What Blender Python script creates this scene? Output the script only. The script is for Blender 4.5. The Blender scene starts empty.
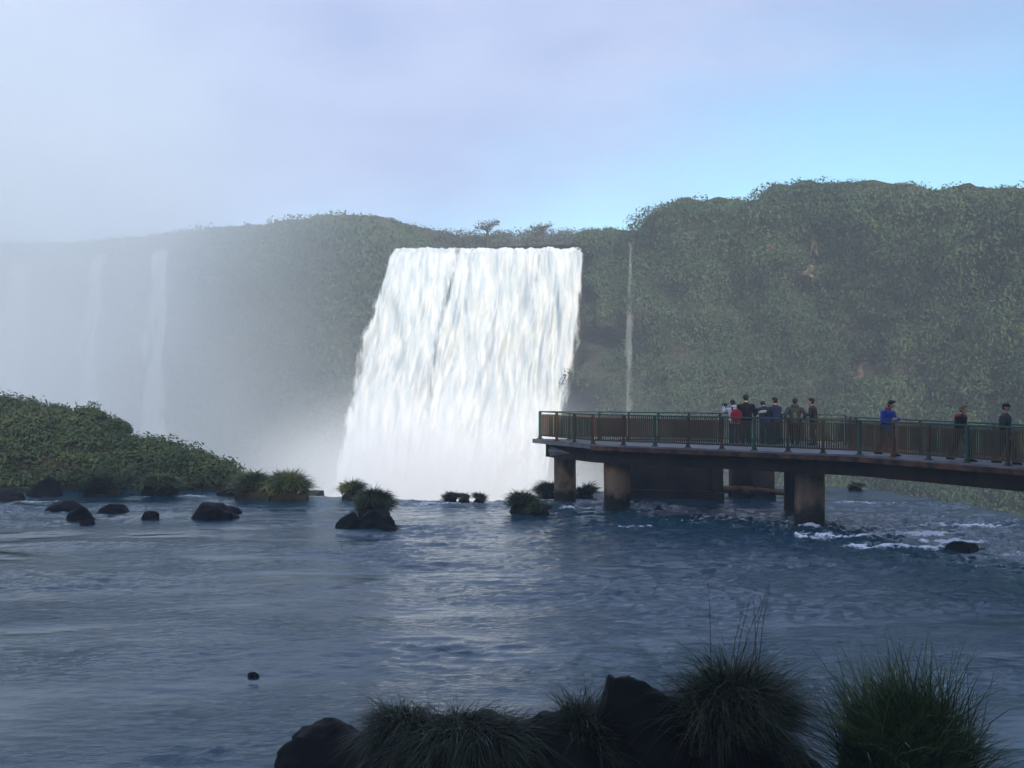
import bpy, bmesh, math, random
import numpy as np
from mathutils import Vector, Matrix
R = math.radians
S = bpy.context.scene
COL = S.collection
random.seed(7); RNG = np.random.default_rng(11)

# ------------------------------------------------------------------ camera
CAMZ, F, HY = 5.05, 1098.0, 376.0
cd = bpy.data.cameras.new('camera'); cam = bpy.data.objects.new('camera', cd); COL.objects.link(cam)
cam.location = (0, 0, CAMZ); cam.rotation_euler = (R(90), 0, 0)
cd.sensor_width = 36; cd.lens = 36*F/1024; cd.shift_y = -(384-HY)/1024
cd.clip_start = .1; cd.clip_end = 5000
S.camera = cam
# ------------------------------------------------------------------ light
SUN_EL, SUN_AZ = 22.0, 170.0          # azimuth measured clockwise from +Y (the view direction)
w = bpy.data.worlds.new('World'); S.world = w; w.use_nodes = True
nt = w.node_tree; nt.nodes.clear()
def N(nt, t, **k):
    n = nt.nodes.new(t)
    for a, b in k.items(): setattr(n, a, b)
    return n
out = N(nt, 'ShaderNodeOutputWorld'); bg = N(nt, 'ShaderNodeBackground')
sky = N(nt, 'ShaderNodeTexSky', sky_type='NISHITA')
sky.sun_disc = False; sky.sun_elevation = R(SUN_EL); sky.sun_rotation = R(SUN_AZ)
sky.air_density = 1.0; sky.dust_density = 0.3; sky.ozone_density = 1.0
tc = N(nt, 'ShaderNodeTexCoord'); mp = N(nt, 'ShaderNodeMapping'); mp.inputs['Scale'].default_value = (1.6, 1.6, 4.0)
nz = N(nt, 'ShaderNodeTexNoise'); nz.inputs['Scale'].default_value = 1.3; nz.inputs['Detail'].default_value = 5; nz.inputs['Roughness'].default_value = .5
sx = N(nt, 'ShaderNodeSeparateXYZ')
# a thin veil of cloud, thick to the west (left), clearing to the east (right)
side = N(nt, 'ShaderNodeMapRange', interpolation_type='SMOOTHSTEP')
side.inputs['From Min'].default_value = -.02; side.inputs['From Max'].default_value = -.50
addn = N(nt, 'ShaderNodeMath', operation='MULTIPLY_ADD'); addn.inputs[1].default_value = .9; addn.inputs[2].default_value = -.45
sub = N(nt, 'ShaderNodeMath', operation='ADD')
zt = N(nt, 'ShaderNodeMath', operation='MULTIPLY_ADD'); zt.inputs[1].default_value = -2.0
mixc = N(nt, 'ShaderNodeMix', data_type='RGBA'); 
nz2 = N(nt, 'ShaderNodeTexNoise'); nz2.inputs['Scale'].default_value = 3.2; nz2.inputs['Detail'].default_value = 6
cc = N(nt, 'ShaderNodeMix', data_type='RGBA'); cc.inputs['A'].default_value = (2.7, 3.15, 5.0, 1); cc.inputs['B'].default_value = (3.4, 3.85, 5.6, 1)
cr = N(nt, 'ShaderNodeMapRange'); cr.inputs['From Min'].default_value = .35; cr.inputs['From Max'].default_value = .65
fac = N(nt, 'ShaderNodeMath', operation='MULTIPLY'); fac.inputs[1].default_value = .92; fac.use_clamp = True
L = nt.links.new
L(mp.outputs[0], nz2.inputs['Vector']); L(nz2.outputs['Fac'], cr.inputs[0]); L(cr.outputs[0], cc.inputs['Factor']); 
up = N(nt, 'ShaderNodeMapRange', interpolation_type='SMOOTHSTEP'); up.inputs['From Min'].default_value = .36; up.inputs['From Max'].default_value = .62; up.inputs['To Min'].default_value = 1; up.inputs['To Max'].default_value = 1.5
ups = N(nt, 'ShaderNodeVectorMath', operation='SCALE'); L(sx.outputs['Z'], up.inputs['Value']); L(up.outputs[0], ups.inputs['Scale']); L(cc.outputs['Result'], ups.inputs[0]); L(ups.outputs[0], mixc.inputs['B'])
hi = N(nt, 'ShaderNodeMapRange', interpolation_type='SMOOTHSTEP'); hi.inputs['From Min'].default_value = .48; hi.inputs['From Max'].default_value = .8; hi.inputs['To Min'].default_value = 1; hi.inputs['To Max'].default_value = .55
himul = N(nt, 'ShaderNodeMath', operation='MULTIPLY'); L(sx.outputs['Z'], hi.inputs['Value']); L(hi.outputs[0], himul.inputs[1]); L(mixc.outputs['Result'], bg.inputs['Color']); L(bg.outputs[0], out.inputs[0])
L(tc.outputs['Generated'], mp.inputs['Vector']); L(mp.outputs[0], nz.inputs['Vector'])
L(tc.outputs['Generated'], sx.inputs[0]); L(nz.outputs['Fac'], addn.inputs[0])
L(sx.outputs['Z'], zt.inputs[0]); L(sx.outputs['X'], zt.inputs[2])
L(zt.outputs[0], sub.inputs[0]); L(addn.outputs[0], sub.inputs[1]); L(sub.outputs[0], side.inputs['Value'])
L(side.outputs[0], himul.inputs[0]); L(himul.outputs[0], fac.inputs[0]); L(fac.outputs[0], mixc.inputs['Factor'])
tint = N(nt, 'ShaderNodeMix', data_type='RGBA', blend_type='MULTIPLY'); tint.inputs['Factor'].default_value = 1; tint.inputs['B'].default_value = (.68, .98, 1.10, 1)
L(sky.outputs[0], tint.inputs['A']); L(tint.outputs['Result'], mixc.inputs['A'])
bg.inputs['Strength'].default_value = .13
sd = bpy.data.lights.new('sun', 'SUN'); sun = bpy.data.objects.new('sun', sd); COL.objects.link(sun)
sd.energy = 4.4; sd.angle = R(.6); sd.color = (1, .91, .78)
a = R(SUN_AZ); e = R(SUN_EL)
SD = Vector((math.sin(a)*math.cos(e), math.cos(a)*math.cos(e), math.sin(e)))
sun.rotation_euler = SD.to_track_quat('Z', 'Y').to_euler(); sun.location = SD*60
S.view_settings.view_transform = 'Standard'; S.view_settings.look = 'None'
S.view_settings.exposure = 0.38; S.view_settings.gamma = 1
S.cycles.use_denoising = True
S.cycles.max_bounces = 6; S.cycles.volume_bounces = 2; S.cycles.transparent_max_bounces = 12
S.cycles.use_adaptive_sampling = True; S.cycles.adaptive_threshold = .02
S.cycles.volume_max_steps = 128

# ------------------------------------------------------------------ helpers
def P(px, py, d):  # a pixel of the layout sketch at a chosen distance -> world
    return np.array([(px-512)/F*d, d, CAMZ+(HY-py)/F*d])
_perm = np.random.default_rng(3).permutation(256); _perm = np.concatenate([_perm, _perm, _perm])
_g = np.random.default_rng(4).normal(size=(256, 3)); _g /= np.linalg.norm(_g, axis=1)[:, None]
def perlin(x, y, z=0.0):
    x, y, z = np.broadcast_arrays(np.asarray(x, float), np.asarray(y, float), np.asarray(z, float))
    xi, yi, zi = np.floor(x).astype(int), np.floor(y).astype(int), np.floor(z).astype(int)
    xf, yf, zf = x-xi, y-yi, z-zi
    u, v, q = [t*t*t*(t*(t*6-15)+10) for t in (xf, yf, zf)]
    r = 0
    for dx in (0, 1):
        for dy in (0, 1):
            for dz in (0, 1):
                h = _perm[_perm[_perm[(xi+dx) & 255]+((yi+dy) & 255)]+((zi+dz) & 255)]
                g = _g[h]
                dot = g[..., 0]*(xf-dx)+g[..., 1]*(yf-dy)+g[..., 2]*(zf-dz)
                r = r+dot*(u if dx else 1-u)*(v if dy else 1-v)*(q if dz else 1-q)
    return r*1.5
def fbm(x, y, z=0.0, o=4, rough=.5):
    r = 0; a_ = 1; f = 1
    for i in range(o):
        r = r+a_*perlin(np.asarray(x)*f+i*7.3, np.asarray(y)*f+i*3.1, np.asarray(z)*f); a_ *= rough; f *= 2.03
    return r
def sstep(a_, b_, x):
    t = np.clip((x-a_)/(b_-a_), 0, 1); return t*t*(3-2*t)

def mesh(name, V, Fc, mats, parent=None, smooth=True, midx=None, link=True):
    V = np.asarray(V, np.float32).reshape(-1, 3)
    me = bpy.data.meshes.new(name)
    if isinstance(Fc, np.ndarray):
        n, k = Fc.shape
        me.vertices.add(len(V)); me.vertices.foreach_set('co', V.ravel())
        me.loops.add(n*k); me.loops.foreach_set('vertex_index', Fc.astype(np.int32).ravel())
        me.polygons.add(n); me.polygons.foreach_set('loop_start', np.arange(0, n*k, k, dtype=np.int32))
        me.update(calc_edges=True); me.validate()
    else:
        me.from_pydata([tuple(map(float, v)) for v in V], [], Fc); me.update()
    for m in (mats if isinstance(mats, (list, tuple)) else [mats]): me.materials.append(m)
    if midx is not None: me.polygons.foreach_set('material_index', np.asarray(midx, np.int32))
    me.polygons.foreach_set('use_smooth', np.full(len(me.polygons), bool(smooth)))
    o = bpy.data.objects.new(name, me)
    if link: COL.objects.link(o)
    if parent: o.parent = parent
    return o
def tag(o, label=None, cat=None, group=None, kind=None):
    for k, v in (('label', label), ('category', cat), ('group', group), ('kind', kind)):
        if v: o[k] = v
    return o
def empty(name, loc=(0, 0, 0), rz=0):
    o = bpy.data.objects.new(name, None); COL.objects.link(o); o.location = loc; o.rotation_euler = (0, 0, rz)
    o.empty_display_size = .2
    return o
def grid_faces(nu, nv):
    i = np.arange(nu-1)[:, None]*nv+np.arange(nv-1)[None, :]
    i = i.ravel()
    return np.stack([i, i+nv, i+nv+1, i+1], 1)
class MB:
    def __init__(s): s.V = []; s.F = []; s.n = 0
    def add(s, V, Fc):
        s.V += [tuple(map(float, v)) for v in V]; s.F += [tuple(int(i)+s.n for i in f) for f in Fc]; s.n = len(s.V)
    def box(s, c, sz, rz=0, up=None):
        c = Vector(c); m = Matrix.Rotation(rz, 3, 'Z'); h = [x/2 for x in sz]
        V = [c+m @ Vector((x*h[0], y*h[1], z*h[2])) for x in (-1, 1) for y in (-1, 1) for z in (-1, 1)]
        s.add(V, [(0, 1, 3, 2), (4, 6, 7, 5), (0, 4, 5, 1), (2, 3, 7, 6), (0, 2, 6, 4), (1, 5, 7, 3)])
    def bar(s, a_, b_, wd, ht):          # rectangular bar between two points
        a_, b_ = Vector(a_), Vector(b_); d = (b_-a_).normalized()
        sd_ = d.cross(Vector((0, 0, 1)))
        if sd_.length < 1e-3: sd_ = Vector((1, 0, 0))
        sd_.normalize(); u = sd_.cross(d)
        V = [p+sd_*wd/2*x+u*ht/2*y for p in (a_, b_) for x, y in ((-1, -1), (1, -1), (1, 1), (-1, 1))]
        s.add(V, [(3, 2, 1, 0), (4, 5, 6, 7), (0, 1, 5, 4), (1, 2, 6, 5), (2, 3, 7, 6), (3, 0, 4, 7)])
    def tube(s, pts, rad, n=8, squash=None):
        """tapered tube along pts; rad = list of r or (r_side, r_depth); squash axis = world x/y frame"""
        pts = [Vector(p) for p in pts]; rings = []
        V = []; Fc = []
        for i, p in enumerate(pts):
            d = (pts[min(i+1, len(pts)-1)]-pts[max(i-1, 0)]).normalized()
            ref = Vector((0, 1, 0)) if abs(d.y) < .9 else Vector((1, 0, 0))
            a1 = (ref-d*ref.dot(d)).normalized(); a2 = d.cross(a1)
            r = rad[i]; r = r if isinstance(r, tuple) else (r, r)
            for k in range(n):
                t = 2*math.pi*k/n
                V.append(p+a1*math.cos(t)*r[0]+a2*math.sin(t)*r[1])
        for i in range(len(pts)-1):
            for k in range(n):
                Fc.append((i*n+k, i*n+(k+1) % n, (i+1)*n+(k+1) % n, (i+1)*n+k))
        Fc.append(tuple(reversed(range(n)))); Fc.append(tuple((len(pts)-1)*n+k for k in range(n)))
        s.add(V, Fc)
    def ball(s, c, r, nu=12, nv=8):
        c = Vector(c); r = r if isinstance(r, tuple) else (r, r, r); V = []; Fc = []
        V.append(c+Vector((0, 0, r[2])))
        for i in range(1, nv):
            ph = math.pi*i/nv
            for k in range(nu):
                t = 2*math.pi*k/nu
                V.append(c+Vector((r[0]*math.sin(ph)*math.cos(t), r[1]*math.sin(ph)*math.sin(t), r[2]*math.cos(ph))))
        V.append(c-Vector((0, 0, r[2])))
        for k in range(nu): Fc.append((0, 1+k, 1+(k+1) % nu))
        for i in range(nv-2):
            for k in range(nu):
                a_ = 1+i*nu; Fc.append((a_+k, a_+nu+k, a_+nu+(k+1) % nu, a_+(k+1) % nu))
        l = len(V)-1; a_ = 1+(nv-2)*nu
        for k in range(nu): Fc.append((a_+k, l, a_+(k+1) % nu))
        s.add(V, Fc)
    def build(s, name, mat, parent=None, smooth=False, remesh=None):
        o = mesh(name, s.V, s.F, mat, parent, smooth)
        if remesh:
            m = o.modifiers.new('r', 'REMESH'); m.mode = 'VOXEL'; m.voxel_size = remesh; m.use_smooth_shade = True
            m = o.modifiers.new('s', 'SMOOTH'); m.iterations = 3; m.factor = .5
        return o

# ------------------------------------------------------------------ materials
def mat(name, col, rough=.7, spec=.3, col2=None, nscale=3., ndet=4, lo=.35, hi=.65, bump=0, bscale=None, stretch=None, metal=0):
    m = bpy.data.materials.new(name); m.use_nodes = True; t = m.node_tree; b = t.nodes['Principled BSDF']
    b.inputs['Base Color'].default_value = (*col, 1); b.inputs['Roughness'].default_value = rough
    b.inputs['Specular IOR Level'].default_value = spec; b.inputs['Metallic'].default_value = metal
    if col2 or bump:
        c = N(t, 'ShaderNodeTexCoord'); mpn = N(t, 'ShaderNodeMapping'); t.links.new(c.outputs['Object'], mpn.inputs[0])
        if stretch: mpn.inputs['Scale'].default_value = stretch
        n = N(t, 'ShaderNodeTexNoise'); n.inputs['Scale'].default_value = nscale; n.inputs['Detail'].default_value = ndet
        n.inputs['Roughness'].default_value = .6
        t.links.new(mpn.outputs[0], n.inputs['Vector'])
        if col2:
            r = N(t, 'ShaderNodeMapRange'); r.inputs['From Min'].default_value = lo; r.inputs['From Max'].default_value = hi
            mx = N(t, 'ShaderNodeMix', data_type='RGBA'); mx.inputs['A'].default_value = (*col, 1); mx.inputs['B'].default_value = (*col2, 1)
            t.links.new(n.outputs['Fac'], r.inputs[0]); t.links.new(r.outputs[0], mx.inputs['Factor']); t.links.new(mx.outputs['Result'], b.inputs['Base Color'])
        if bump:
            n2 = N(t, 'ShaderNodeTexNoise'); n2.inputs['Scale'].default_value = bscale or nscale*3; n2.inputs['Detail'].default_value = 6
            t.links.new(mpn.outputs[0], n2.inputs['Vector'])
            bp = N(t, 'ShaderNodeBump'); bp.inputs['Strength'].default_value = min(1, bump*4); bp.inputs['Distance'].default_value = bump
            t.links.new(n2.outputs['Fac'], bp.inputs['Height']); t.links.new(bp.outputs[0], b.inputs['Normal'])
    return m
def leafmat(name, c1, c2, c3, nscale=.15, rough=.7, spec=.15, transl=.12):
    """foliage: patches by position, and each leaf its own tint"""
    m = bpy.data.materials.new(name); m.use_nodes = True; t = m.node_tree; b = t.nodes['Principled BSDF']
    b.inputs['Roughness'].default_value = rough; b.inputs['Specular IOR Level'].default_value = spec
    g = N(t, 'ShaderNodeNewGeometry'); n = N(t, 'ShaderNodeTexNoise'); n.inputs['Scale'].default_value = nscale; n.inputs['Detail'].default_value = 3
    t.links.new(g.outputs['Position'], n.inputs['Vector'])
    ma = N(t, 'ShaderNodeMath', operation='MULTIPLY_ADD'); ma.inputs[1].default_value = .36
    sb = N(t, 'ShaderNodeMapRange'); sb.inputs['From Min'].default_value = .3; sb.inputs['From Max'].default_value = .7; sb.inputs['To Max'].default_value = .66; 
    t.links.new(n.outputs['Fac'], sb.inputs[0]); t.links.new(g.outputs['Random Per Island'], ma.inputs[0]); t.links.new(sb.outputs[0], ma.inputs[2])
    r = N(t, 'ShaderNodeValToRGB'); el = r.color_ramp.elements
    el[0].color = (*c1, 1); el[1].color = (*c3, 1); e_ = el.new(.5); e_.color = (*c2, 1)
    t.links.new(ma.outputs[0], r.inputs[0]); t.links.new(r.outputs[0], b.inputs['Base Color'])
    if transl:
        tr = N(t, 'ShaderNodeBsdfTranslucent'); ms = N(t, 'ShaderNodeMixShader'); ms.inputs[0].default_value = transl
        t.links.new(r.outputs[0], tr.inputs[0]); t.links.new(b.outputs[0], ms.inputs[1]); t.links.new(tr.outputs[0], ms.inputs[2])
        t.links.new(ms.outputs[0], t.nodes['Material Output'].inputs[0])
    return m
M = {}
M['cliff_rock'] = mat('cliff_rock', (.032, .042, .026), .9, .2, (.065, .060, .042), .12, 6, .4, .7, .5, .8, (1, 1, 2.2))
M['tan_rock'] = mat('tan_rock', (.20, .14, .095), .9, .2, (.06, .055, .035), .9, 6, .42, .58, .3, 2)
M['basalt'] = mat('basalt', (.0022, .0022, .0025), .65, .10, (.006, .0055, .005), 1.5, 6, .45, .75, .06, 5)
M['soil'] = mat('soil', (.012, .013, .008), .95, .1, (.03, .025, .015), 2, 4)
M['jungle'] = leafmat('jungle', (.022, .044, .024), (.046, .080, .036), (.080, .112, .048), .09)
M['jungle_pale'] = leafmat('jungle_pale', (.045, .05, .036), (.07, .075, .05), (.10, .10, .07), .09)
M['island'] = leafmat('island', (.018, .034, .015), (.035, .056, .023), (.066, .080, .034), .35)
M['mound'] = leafmat('mound', (.020, .034, .009), (.060, .085, .020), (.20, .21, .06), 1.2, .45, .4)
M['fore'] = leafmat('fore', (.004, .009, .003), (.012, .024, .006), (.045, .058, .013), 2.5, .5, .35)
M['fore_green'] = leafmat('fore_green', (.010, .024, .005), (.035, .068, .012), (.10, .14, .03), 2.5, .5, .35)
M['straw'] = mat('straw', (.06, .045, .025), .8, .1, (.03, .025, .015), 6)
M['concrete'] = mat('concrete', (.20, .20, .20), .5, .4, (.09, .085, .08), 1.4, 6, .4, .7, .02, 9)
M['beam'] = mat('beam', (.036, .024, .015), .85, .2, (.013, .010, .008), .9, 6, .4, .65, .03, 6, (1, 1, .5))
M['pillar'] = mat('pillar', (.32, .20, .115), .85, .25, (.07, .052, .038), 1.1, 8, .38, .62, .03, 5, (1, 1, .45))
def wet_foot(m):   # the foot of a pier is dark, wet and slimy
    t = m.node_tree; b = t.nodes['Principled BSDF']; src = b.inputs['Base Color'].links[0].from_socket
    c = N(t, 'ShaderNodeTexCoord'); sp = N(t, 'ShaderNodeSeparateXYZ'); n = N(t, 'ShaderNodeTexNoise'); n.inputs['Scale'].default_value = 3
    a1 = N(t, 'ShaderNodeMath', operation='MULTIPLY_ADD'); a1.inputs[1].default_value = -.9
    r = N(t, 'ShaderNodeMapRange'); r.inputs['From Min'].default_value = -.1; r.inputs['From Max'].default_value = .35
    mx = N(t, 'ShaderNodeMix', data_type='RGBA'); mx.inputs['A'].default_value = (.018, .020, .012, 1)
    l = t.links.new; l(c.outputs['Object'], sp.inputs[0]); l(c.outputs['Object'], n.inputs['Vector']); l(n.outputs['Fac'], a1.inputs[0]); l(sp.outputs['Z'], a1.inputs[2])
    l(a1.outputs[0], r.inputs[0]); l(r.outputs[0], mx.inputs['Factor']); l(src, mx.inputs['B']); l(mx.outputs['Result'], b.inputs['Base Color'])
wet_foot(M['pillar'])
M['rail_green'] = mat('rail_green', (.022, .078, .055), .5, .4, (.045, .045, .025), 1.3, 5, .5, .7)
M['rail_brown'] = mat('rail_brown', (.11, .05, .02), .6, .3, (.036, .04, .02), .8, 5, .42, .62)
M['bars'] = mat('bars', (.036, .052, .026), .6, .3, (.10, .055, .024), .6, 4, .4, .6)
M['wall'] = mat('wall', (.075, .050, .036), .9, .2, (.03, .025, .022), .6, 6, .35, .65, .04, 3)
M['wood'] = mat('wood', (.20, .11, .055), .85, .2, (.08, .05, .03), 3, 4)
M['skin'] = mat('skin', (.42, .24, .16), .5, .35)

def emission_free_water(name, fallwater=False):
    m = bpy.data.materials.new(name); m.use_nodes = True; t = m.node_tree; b = t.nodes['Principled BSDF']
    b.inputs['Base Color'].default_value = (.010, .050, .074, 1); b.inputs['Roughness'].default_value = .045
    b.inputs['IOR'].default_value = 1.333
    c = N(t, 'ShaderNodeTexCoord')
    mp1 = N(t, 'ShaderNodeMapping'); mp1.inputs['Scale'].default_value = (.8, 1.5, 1)
    n1 = N(t, 'ShaderNodeTexNoise'); n1.inputs['Scale'].default_value = 3.4; n1.inputs['Detail'].default_value = 6; n1.inputs['Roughness'].default_value = .62
    n1.inputs['Distortion'].default_value = .5
    # ripple patches come and go across the current
    mp2 = N(t, 'ShaderNodeMapping'); mp2.inputs['Scale'].default_value = (.16, .42, 1)
    n2 = N(t, 'ShaderNodeTexNoise'); n2.inputs['Scale'].default_value = 1; n2.inputs['Detail'].default_value = 4
    r2 = N(t, 'ShaderNodeMapRange'); r2.inputs['From Min'].default_value = .40; r2.inputs['From Max'].default_value = .62
    r2.inputs['To Min'].default_value = .04; r2.inputs['To Max'].default_value = 1
    rough = N(t, 'ShaderNodeAttribute', attribute_name='chop'); ad = N(t, 'ShaderNodeMath', operation='ADD'); ad.use_clamp = True
    mu = N(t, 'ShaderNodeMath', operation='MULTIPLY')
    bp = N(t, 'ShaderNodeBump'); bp.inputs['Strength'].default_value = 1; bp.inputs['Distance'].default_value = .065
    foam = N(t, 'ShaderNodeAttribute', attribute_name='foam')
    l = t.links.new
    l(c.outputs['Object'], mp1.inputs[0]); l(mp1.outputs[0], n1.inputs['Vector']); l(c.outputs['Object'], mp2.inputs[0]); l(mp2.outputs[0], n2.inputs['Vector'])
    l(n2.outputs['Fac'], r2.inputs[0]); l(r2.outputs[0], ad.inputs[0]); l(rough.outputs['Fac'], ad.inputs[1])
    l(n1.outputs['Fac'], mu.inputs[0]); l(ad.outputs[0], mu.inputs[1]); l(mu.outputs[0], bp.inputs['Height']); l(bp.outputs[0], b.inputs['Normal'])
    n3 = N(t, 'ShaderNodeTexNoise'); n3.inputs['Scale'].default_value = 7.5; n3.inputs['Detail'].default_value = 8; n3.inputs['Roughness'].default_value = .8
    l(c.outputs['Object'], n3.inputs['Vector'])
    fm = N(t, 'ShaderNodeMath', operation='ADD'); l(foam.outputs['Fac'], fm.inputs[0]); l(n3.outputs['Fac'], fm.inputs[1])
    fr = N(t, 'ShaderNodeMapRange', interpolation_type='SMOOTHSTEP'); fr.inputs['From Min'].default_value = .87; fr.inputs['From Max'].default_value = 1.10
    l(fm.outputs[0], fr.inputs[0])
    df = N(t, 'ShaderNodeBsdfDiffuse'); df.inputs[0].default_value = (.8, .83, .86, 1)
    ms = N(t, 'ShaderNodeMixShader'); l(fr.outputs[0], ms.inputs[0]); l(b.outputs[0], ms.inputs[1]); l(df.outputs[0], ms.inputs[2])
    l(ms.outputs[0], t.nodes['Material Output'].inputs[0])
    return m
M['river'] = emission_free_water('river')

def fall_mat(name, dens=.5, stretch=(1.2, .35, .17), scale=1.0, see=.0):
    """falling white water; 'thin' attribute opens gaps in the sheet"""
    m = bpy.data.materials.new(name); m.use_nodes = True; t = m.node_tree; b = t.nodes['Principled BSDF']
    b.inputs['Base Color'].default_value = (.88, .90, .90, 1); b.inputs['Roughness'].default_value = .8; b.inputs['Specular IOR Level'].default_value = .1
    l = t.links.new
    c = N(t, 'ShaderNodeTexCoord'); mp1 = N(t, 'ShaderNodeMapping'); mp1.inputs['Scale'].default_value = stretch
    n1 = N(t, 'ShaderNodeTexNoise'); n1.inputs['Scale'].default_value = scale; n1.inputs['Detail'].default_value = 7; n1.inputs['Roughness'].default_value = .65
    l(c.outputs['Object'], mp1.inputs[0]); l(mp1.outputs[0], n1.inputs['Vector'])
    th = N(t, 'ShaderNodeAttribute', attribute_name='thin')
    ad = N(t, 'ShaderNodeMath', operation='SUBTRACT'); l(n1.outputs['Fac'], ad.inputs[0]); l(th.outputs['Fac'], ad.inputs[1])
    r = N(t, 'ShaderNodeMapRange', interpolation_type='SMOOTHSTEP'); r.inputs['From Min'].default_value = -.2; r.inputs['From Max'].default_value = .22
    r.inputs['To Max'].default_value = 1-see
    l(ad.outputs[0], r.inputs[0]); l(r.outputs[0], b.inputs['Alpha'])
    bp = N(t, 'ShaderNodeBump'); bp.inputs['Strength'].default_value = .35; bp.inputs['Distance'].default_value = .25
    l(n1.outputs['Fac'], bp.inputs['Height']); l(bp.outputs[0], b.inputs['Normal'])
    tr = N(t, 'ShaderNodeMix', data_type='RGBA'); tr.inputs['A'].default_value = (.36, .43, .46, 1); tr.inputs['B'].default_value = (.58, .59, .57, 1)
    rr = N(t, 'ShaderNodeMapRange'); rr.inputs['From Min'].default_value = .35; rr.inputs['From Max'].default_value = .6
    l(n1.outputs['Fac'], rr.inputs[0]); l(rr.outputs[0], tr.inputs['Factor']); l(tr.outputs['Result'], b.inputs['Base Color'])
    return m
M['fall'] = fall_mat('fall'); M['veil'] = fall_mat('veil', see=.80, scale=1.2)

# ------------------------------------------------------------------ foliage builders
def leaf_quads(C, Nn, size, asp=1.6, droop=.5, rng=RNG):
    """quads at C facing roughly Nn, long axis hanging"""
    n = len(C); nn = Nn+rng.normal(size=(n, 3))*.38; nn /= np.linalg.norm(nn, axis=1)[:, None]
    up = rng.normal(size=(n, 3))*(1-droop); up[:, 2] -= droop*1.4
    a1 = up-nn*np.sum(up*nn, 1)[:, None]; a1 /= np.linalg.norm(a1, axis=1)[:, None]+1e-9
    a2 = np.cross(nn, a1); s = (size*rng.uniform(.6, 1.35, n))[:, None]
    l_, w_ = a1*s*asp*.5, a2*s*.5
    V = np.stack([C-l_, C+w_*.9-l_*.1, C+l_, C-w_*.9-l_*.1], 1).reshape(-1, 3)
    return V
def quads_obj(name, Vs, m, **k):
    V = np.concatenate(Vs); Fc = np.arange(len(V)).reshape(-1, 4)
    return mesh(name, V, Fc, m, smooth=False, **k)
def clump_leaves(centers, radii, per, size, asp=1.5, droop=.5, rng=RNG, noise=.25, lower=-.35):
    """leaves on the lumpy shells of many ellipsoid clumps"""
    K = len(centers); C = np.repeat(centers, per, 0); Rr = np.repeat(radii, per, 0)
    d = rng.normal(size=(len(C), 3)); d /= np.linalg.norm(d, axis=1)[:, None]
    d[:, 2] = np.where(d[:, 2] < lower, -d[:, 2], d[:, 2])
    rad = 1+noise*rng.normal(size=len(C))*.6
    p = C+d*Rr*rad[:, None]
    return leaf_quads(p, d/np.maximum(Rr, .01)*Rr.mean(), np.full(len(p), size), asp, droop, rng)
def blades(roots, dirs, length, width, droop, seg=4, rng=RNG, sideways=None):
    """grass blades: tapered strips bending over; returns V, F(quads)"""
    n = len(roots); t = np.linspace(0, 1, seg+1)
    d = dirs/np.linalg.norm(dirs, axis=1)[:, None]
    sd_ = np.cross(d, np.tile([0, 0, 1.], (n, 1)))+rng.normal(size=(n, 3))*.25
    sd_ /= np.linalg.norm(sd_, axis=1)[:, None]
    Lh = length[:, None]
    V = np.zeros((n, seg+1, 2, 3))
    for i, tt in enumerate(t):
        c = roots+d*Lh*tt
        horiz = d.copy(); horiz[:, 2] = 0; horiz /= np.linalg.norm(horiz, axis=1)[:, None]+1e-6
        c = c+horiz*Lh*(droop[:, None]*.5*tt**2)
        c[:, 2] -= (droop*length)*tt**2.2
        wv = sd_*(width[:, None]*(1-tt**1.6)*.5+.0004)
        V[:, i, 0] = c-wv; V[:, i, 1] = c+wv
    base = (np.arange(n)*(seg+1)*2)[:, None]
    Fs = []
    for i in range(seg):
        a_ = base+i*2
        Fs.append(np.concatenate([a_, a_+1, a_+3, a_+2], 1))
    return V.reshape(-1, 3), np.concatenate(Fs)
def ico(sub=4):
    bm = bmesh.new(); bmesh.ops.create_icosphere(bm, subdivisions=sub, radius=1)
    V = np.array([v.co[:] for v in bm.verts]); Fc = np.array([[v.index for v in f.verts] for f in bm.faces]); bm.free()
    return V, Fc
ICO = {s: ico(s) for s in (3, 4, 5)}
def rock(loc, size, label, seed, sub=4, group=None, rough=.32, rz=0., cat='rock', m=None, name='rock', flat=.0):
    V, Fc = ICO[sub]; V = V.copy()
    n = fbm(V[:, 0]*1.1+seed*5.1, V[:, 1]*1.1, V[:, 2]*1.1+seed, 5, .55)
    cr = np.abs(perlin(V[:, 0]*2.3+seed, V[:, 1]*2.3, V[:, 2]*2.3))
    # chisel a few planes off
    rg = np.random.default_rng(seed)
    V = V*(1+rough*n-.14*cr)[:, None]
    for _ in range(7):
        q = rg.normal(size=3); q[2] = abs(q[2])*.6; q /= np.linalg.norm(q); h = rg.uniform(.62, .9)
        o_ = V@q-h; V = V-np.outer(np.maximum(o_, 0)*.8, q)
    V += (fbm(V[:, 0]*6+seed, V[:, 1]*6, V[:, 2]*6, 3)*.03)[:, None]*V
    V = V*np.array(size)
    c, s = math.cos(rz), math.sin(rz); V = np.stack([V[:, 0]*c-V[:, 1]*s, V[:, 0]*s+V[:, 1]*c, V[:, 2]], 1)
    o = mesh(name, V, Fc, m or M['basalt']); o.location = [float(x) for x in loc]
    tag(o, label, cat, group); return o
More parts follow.
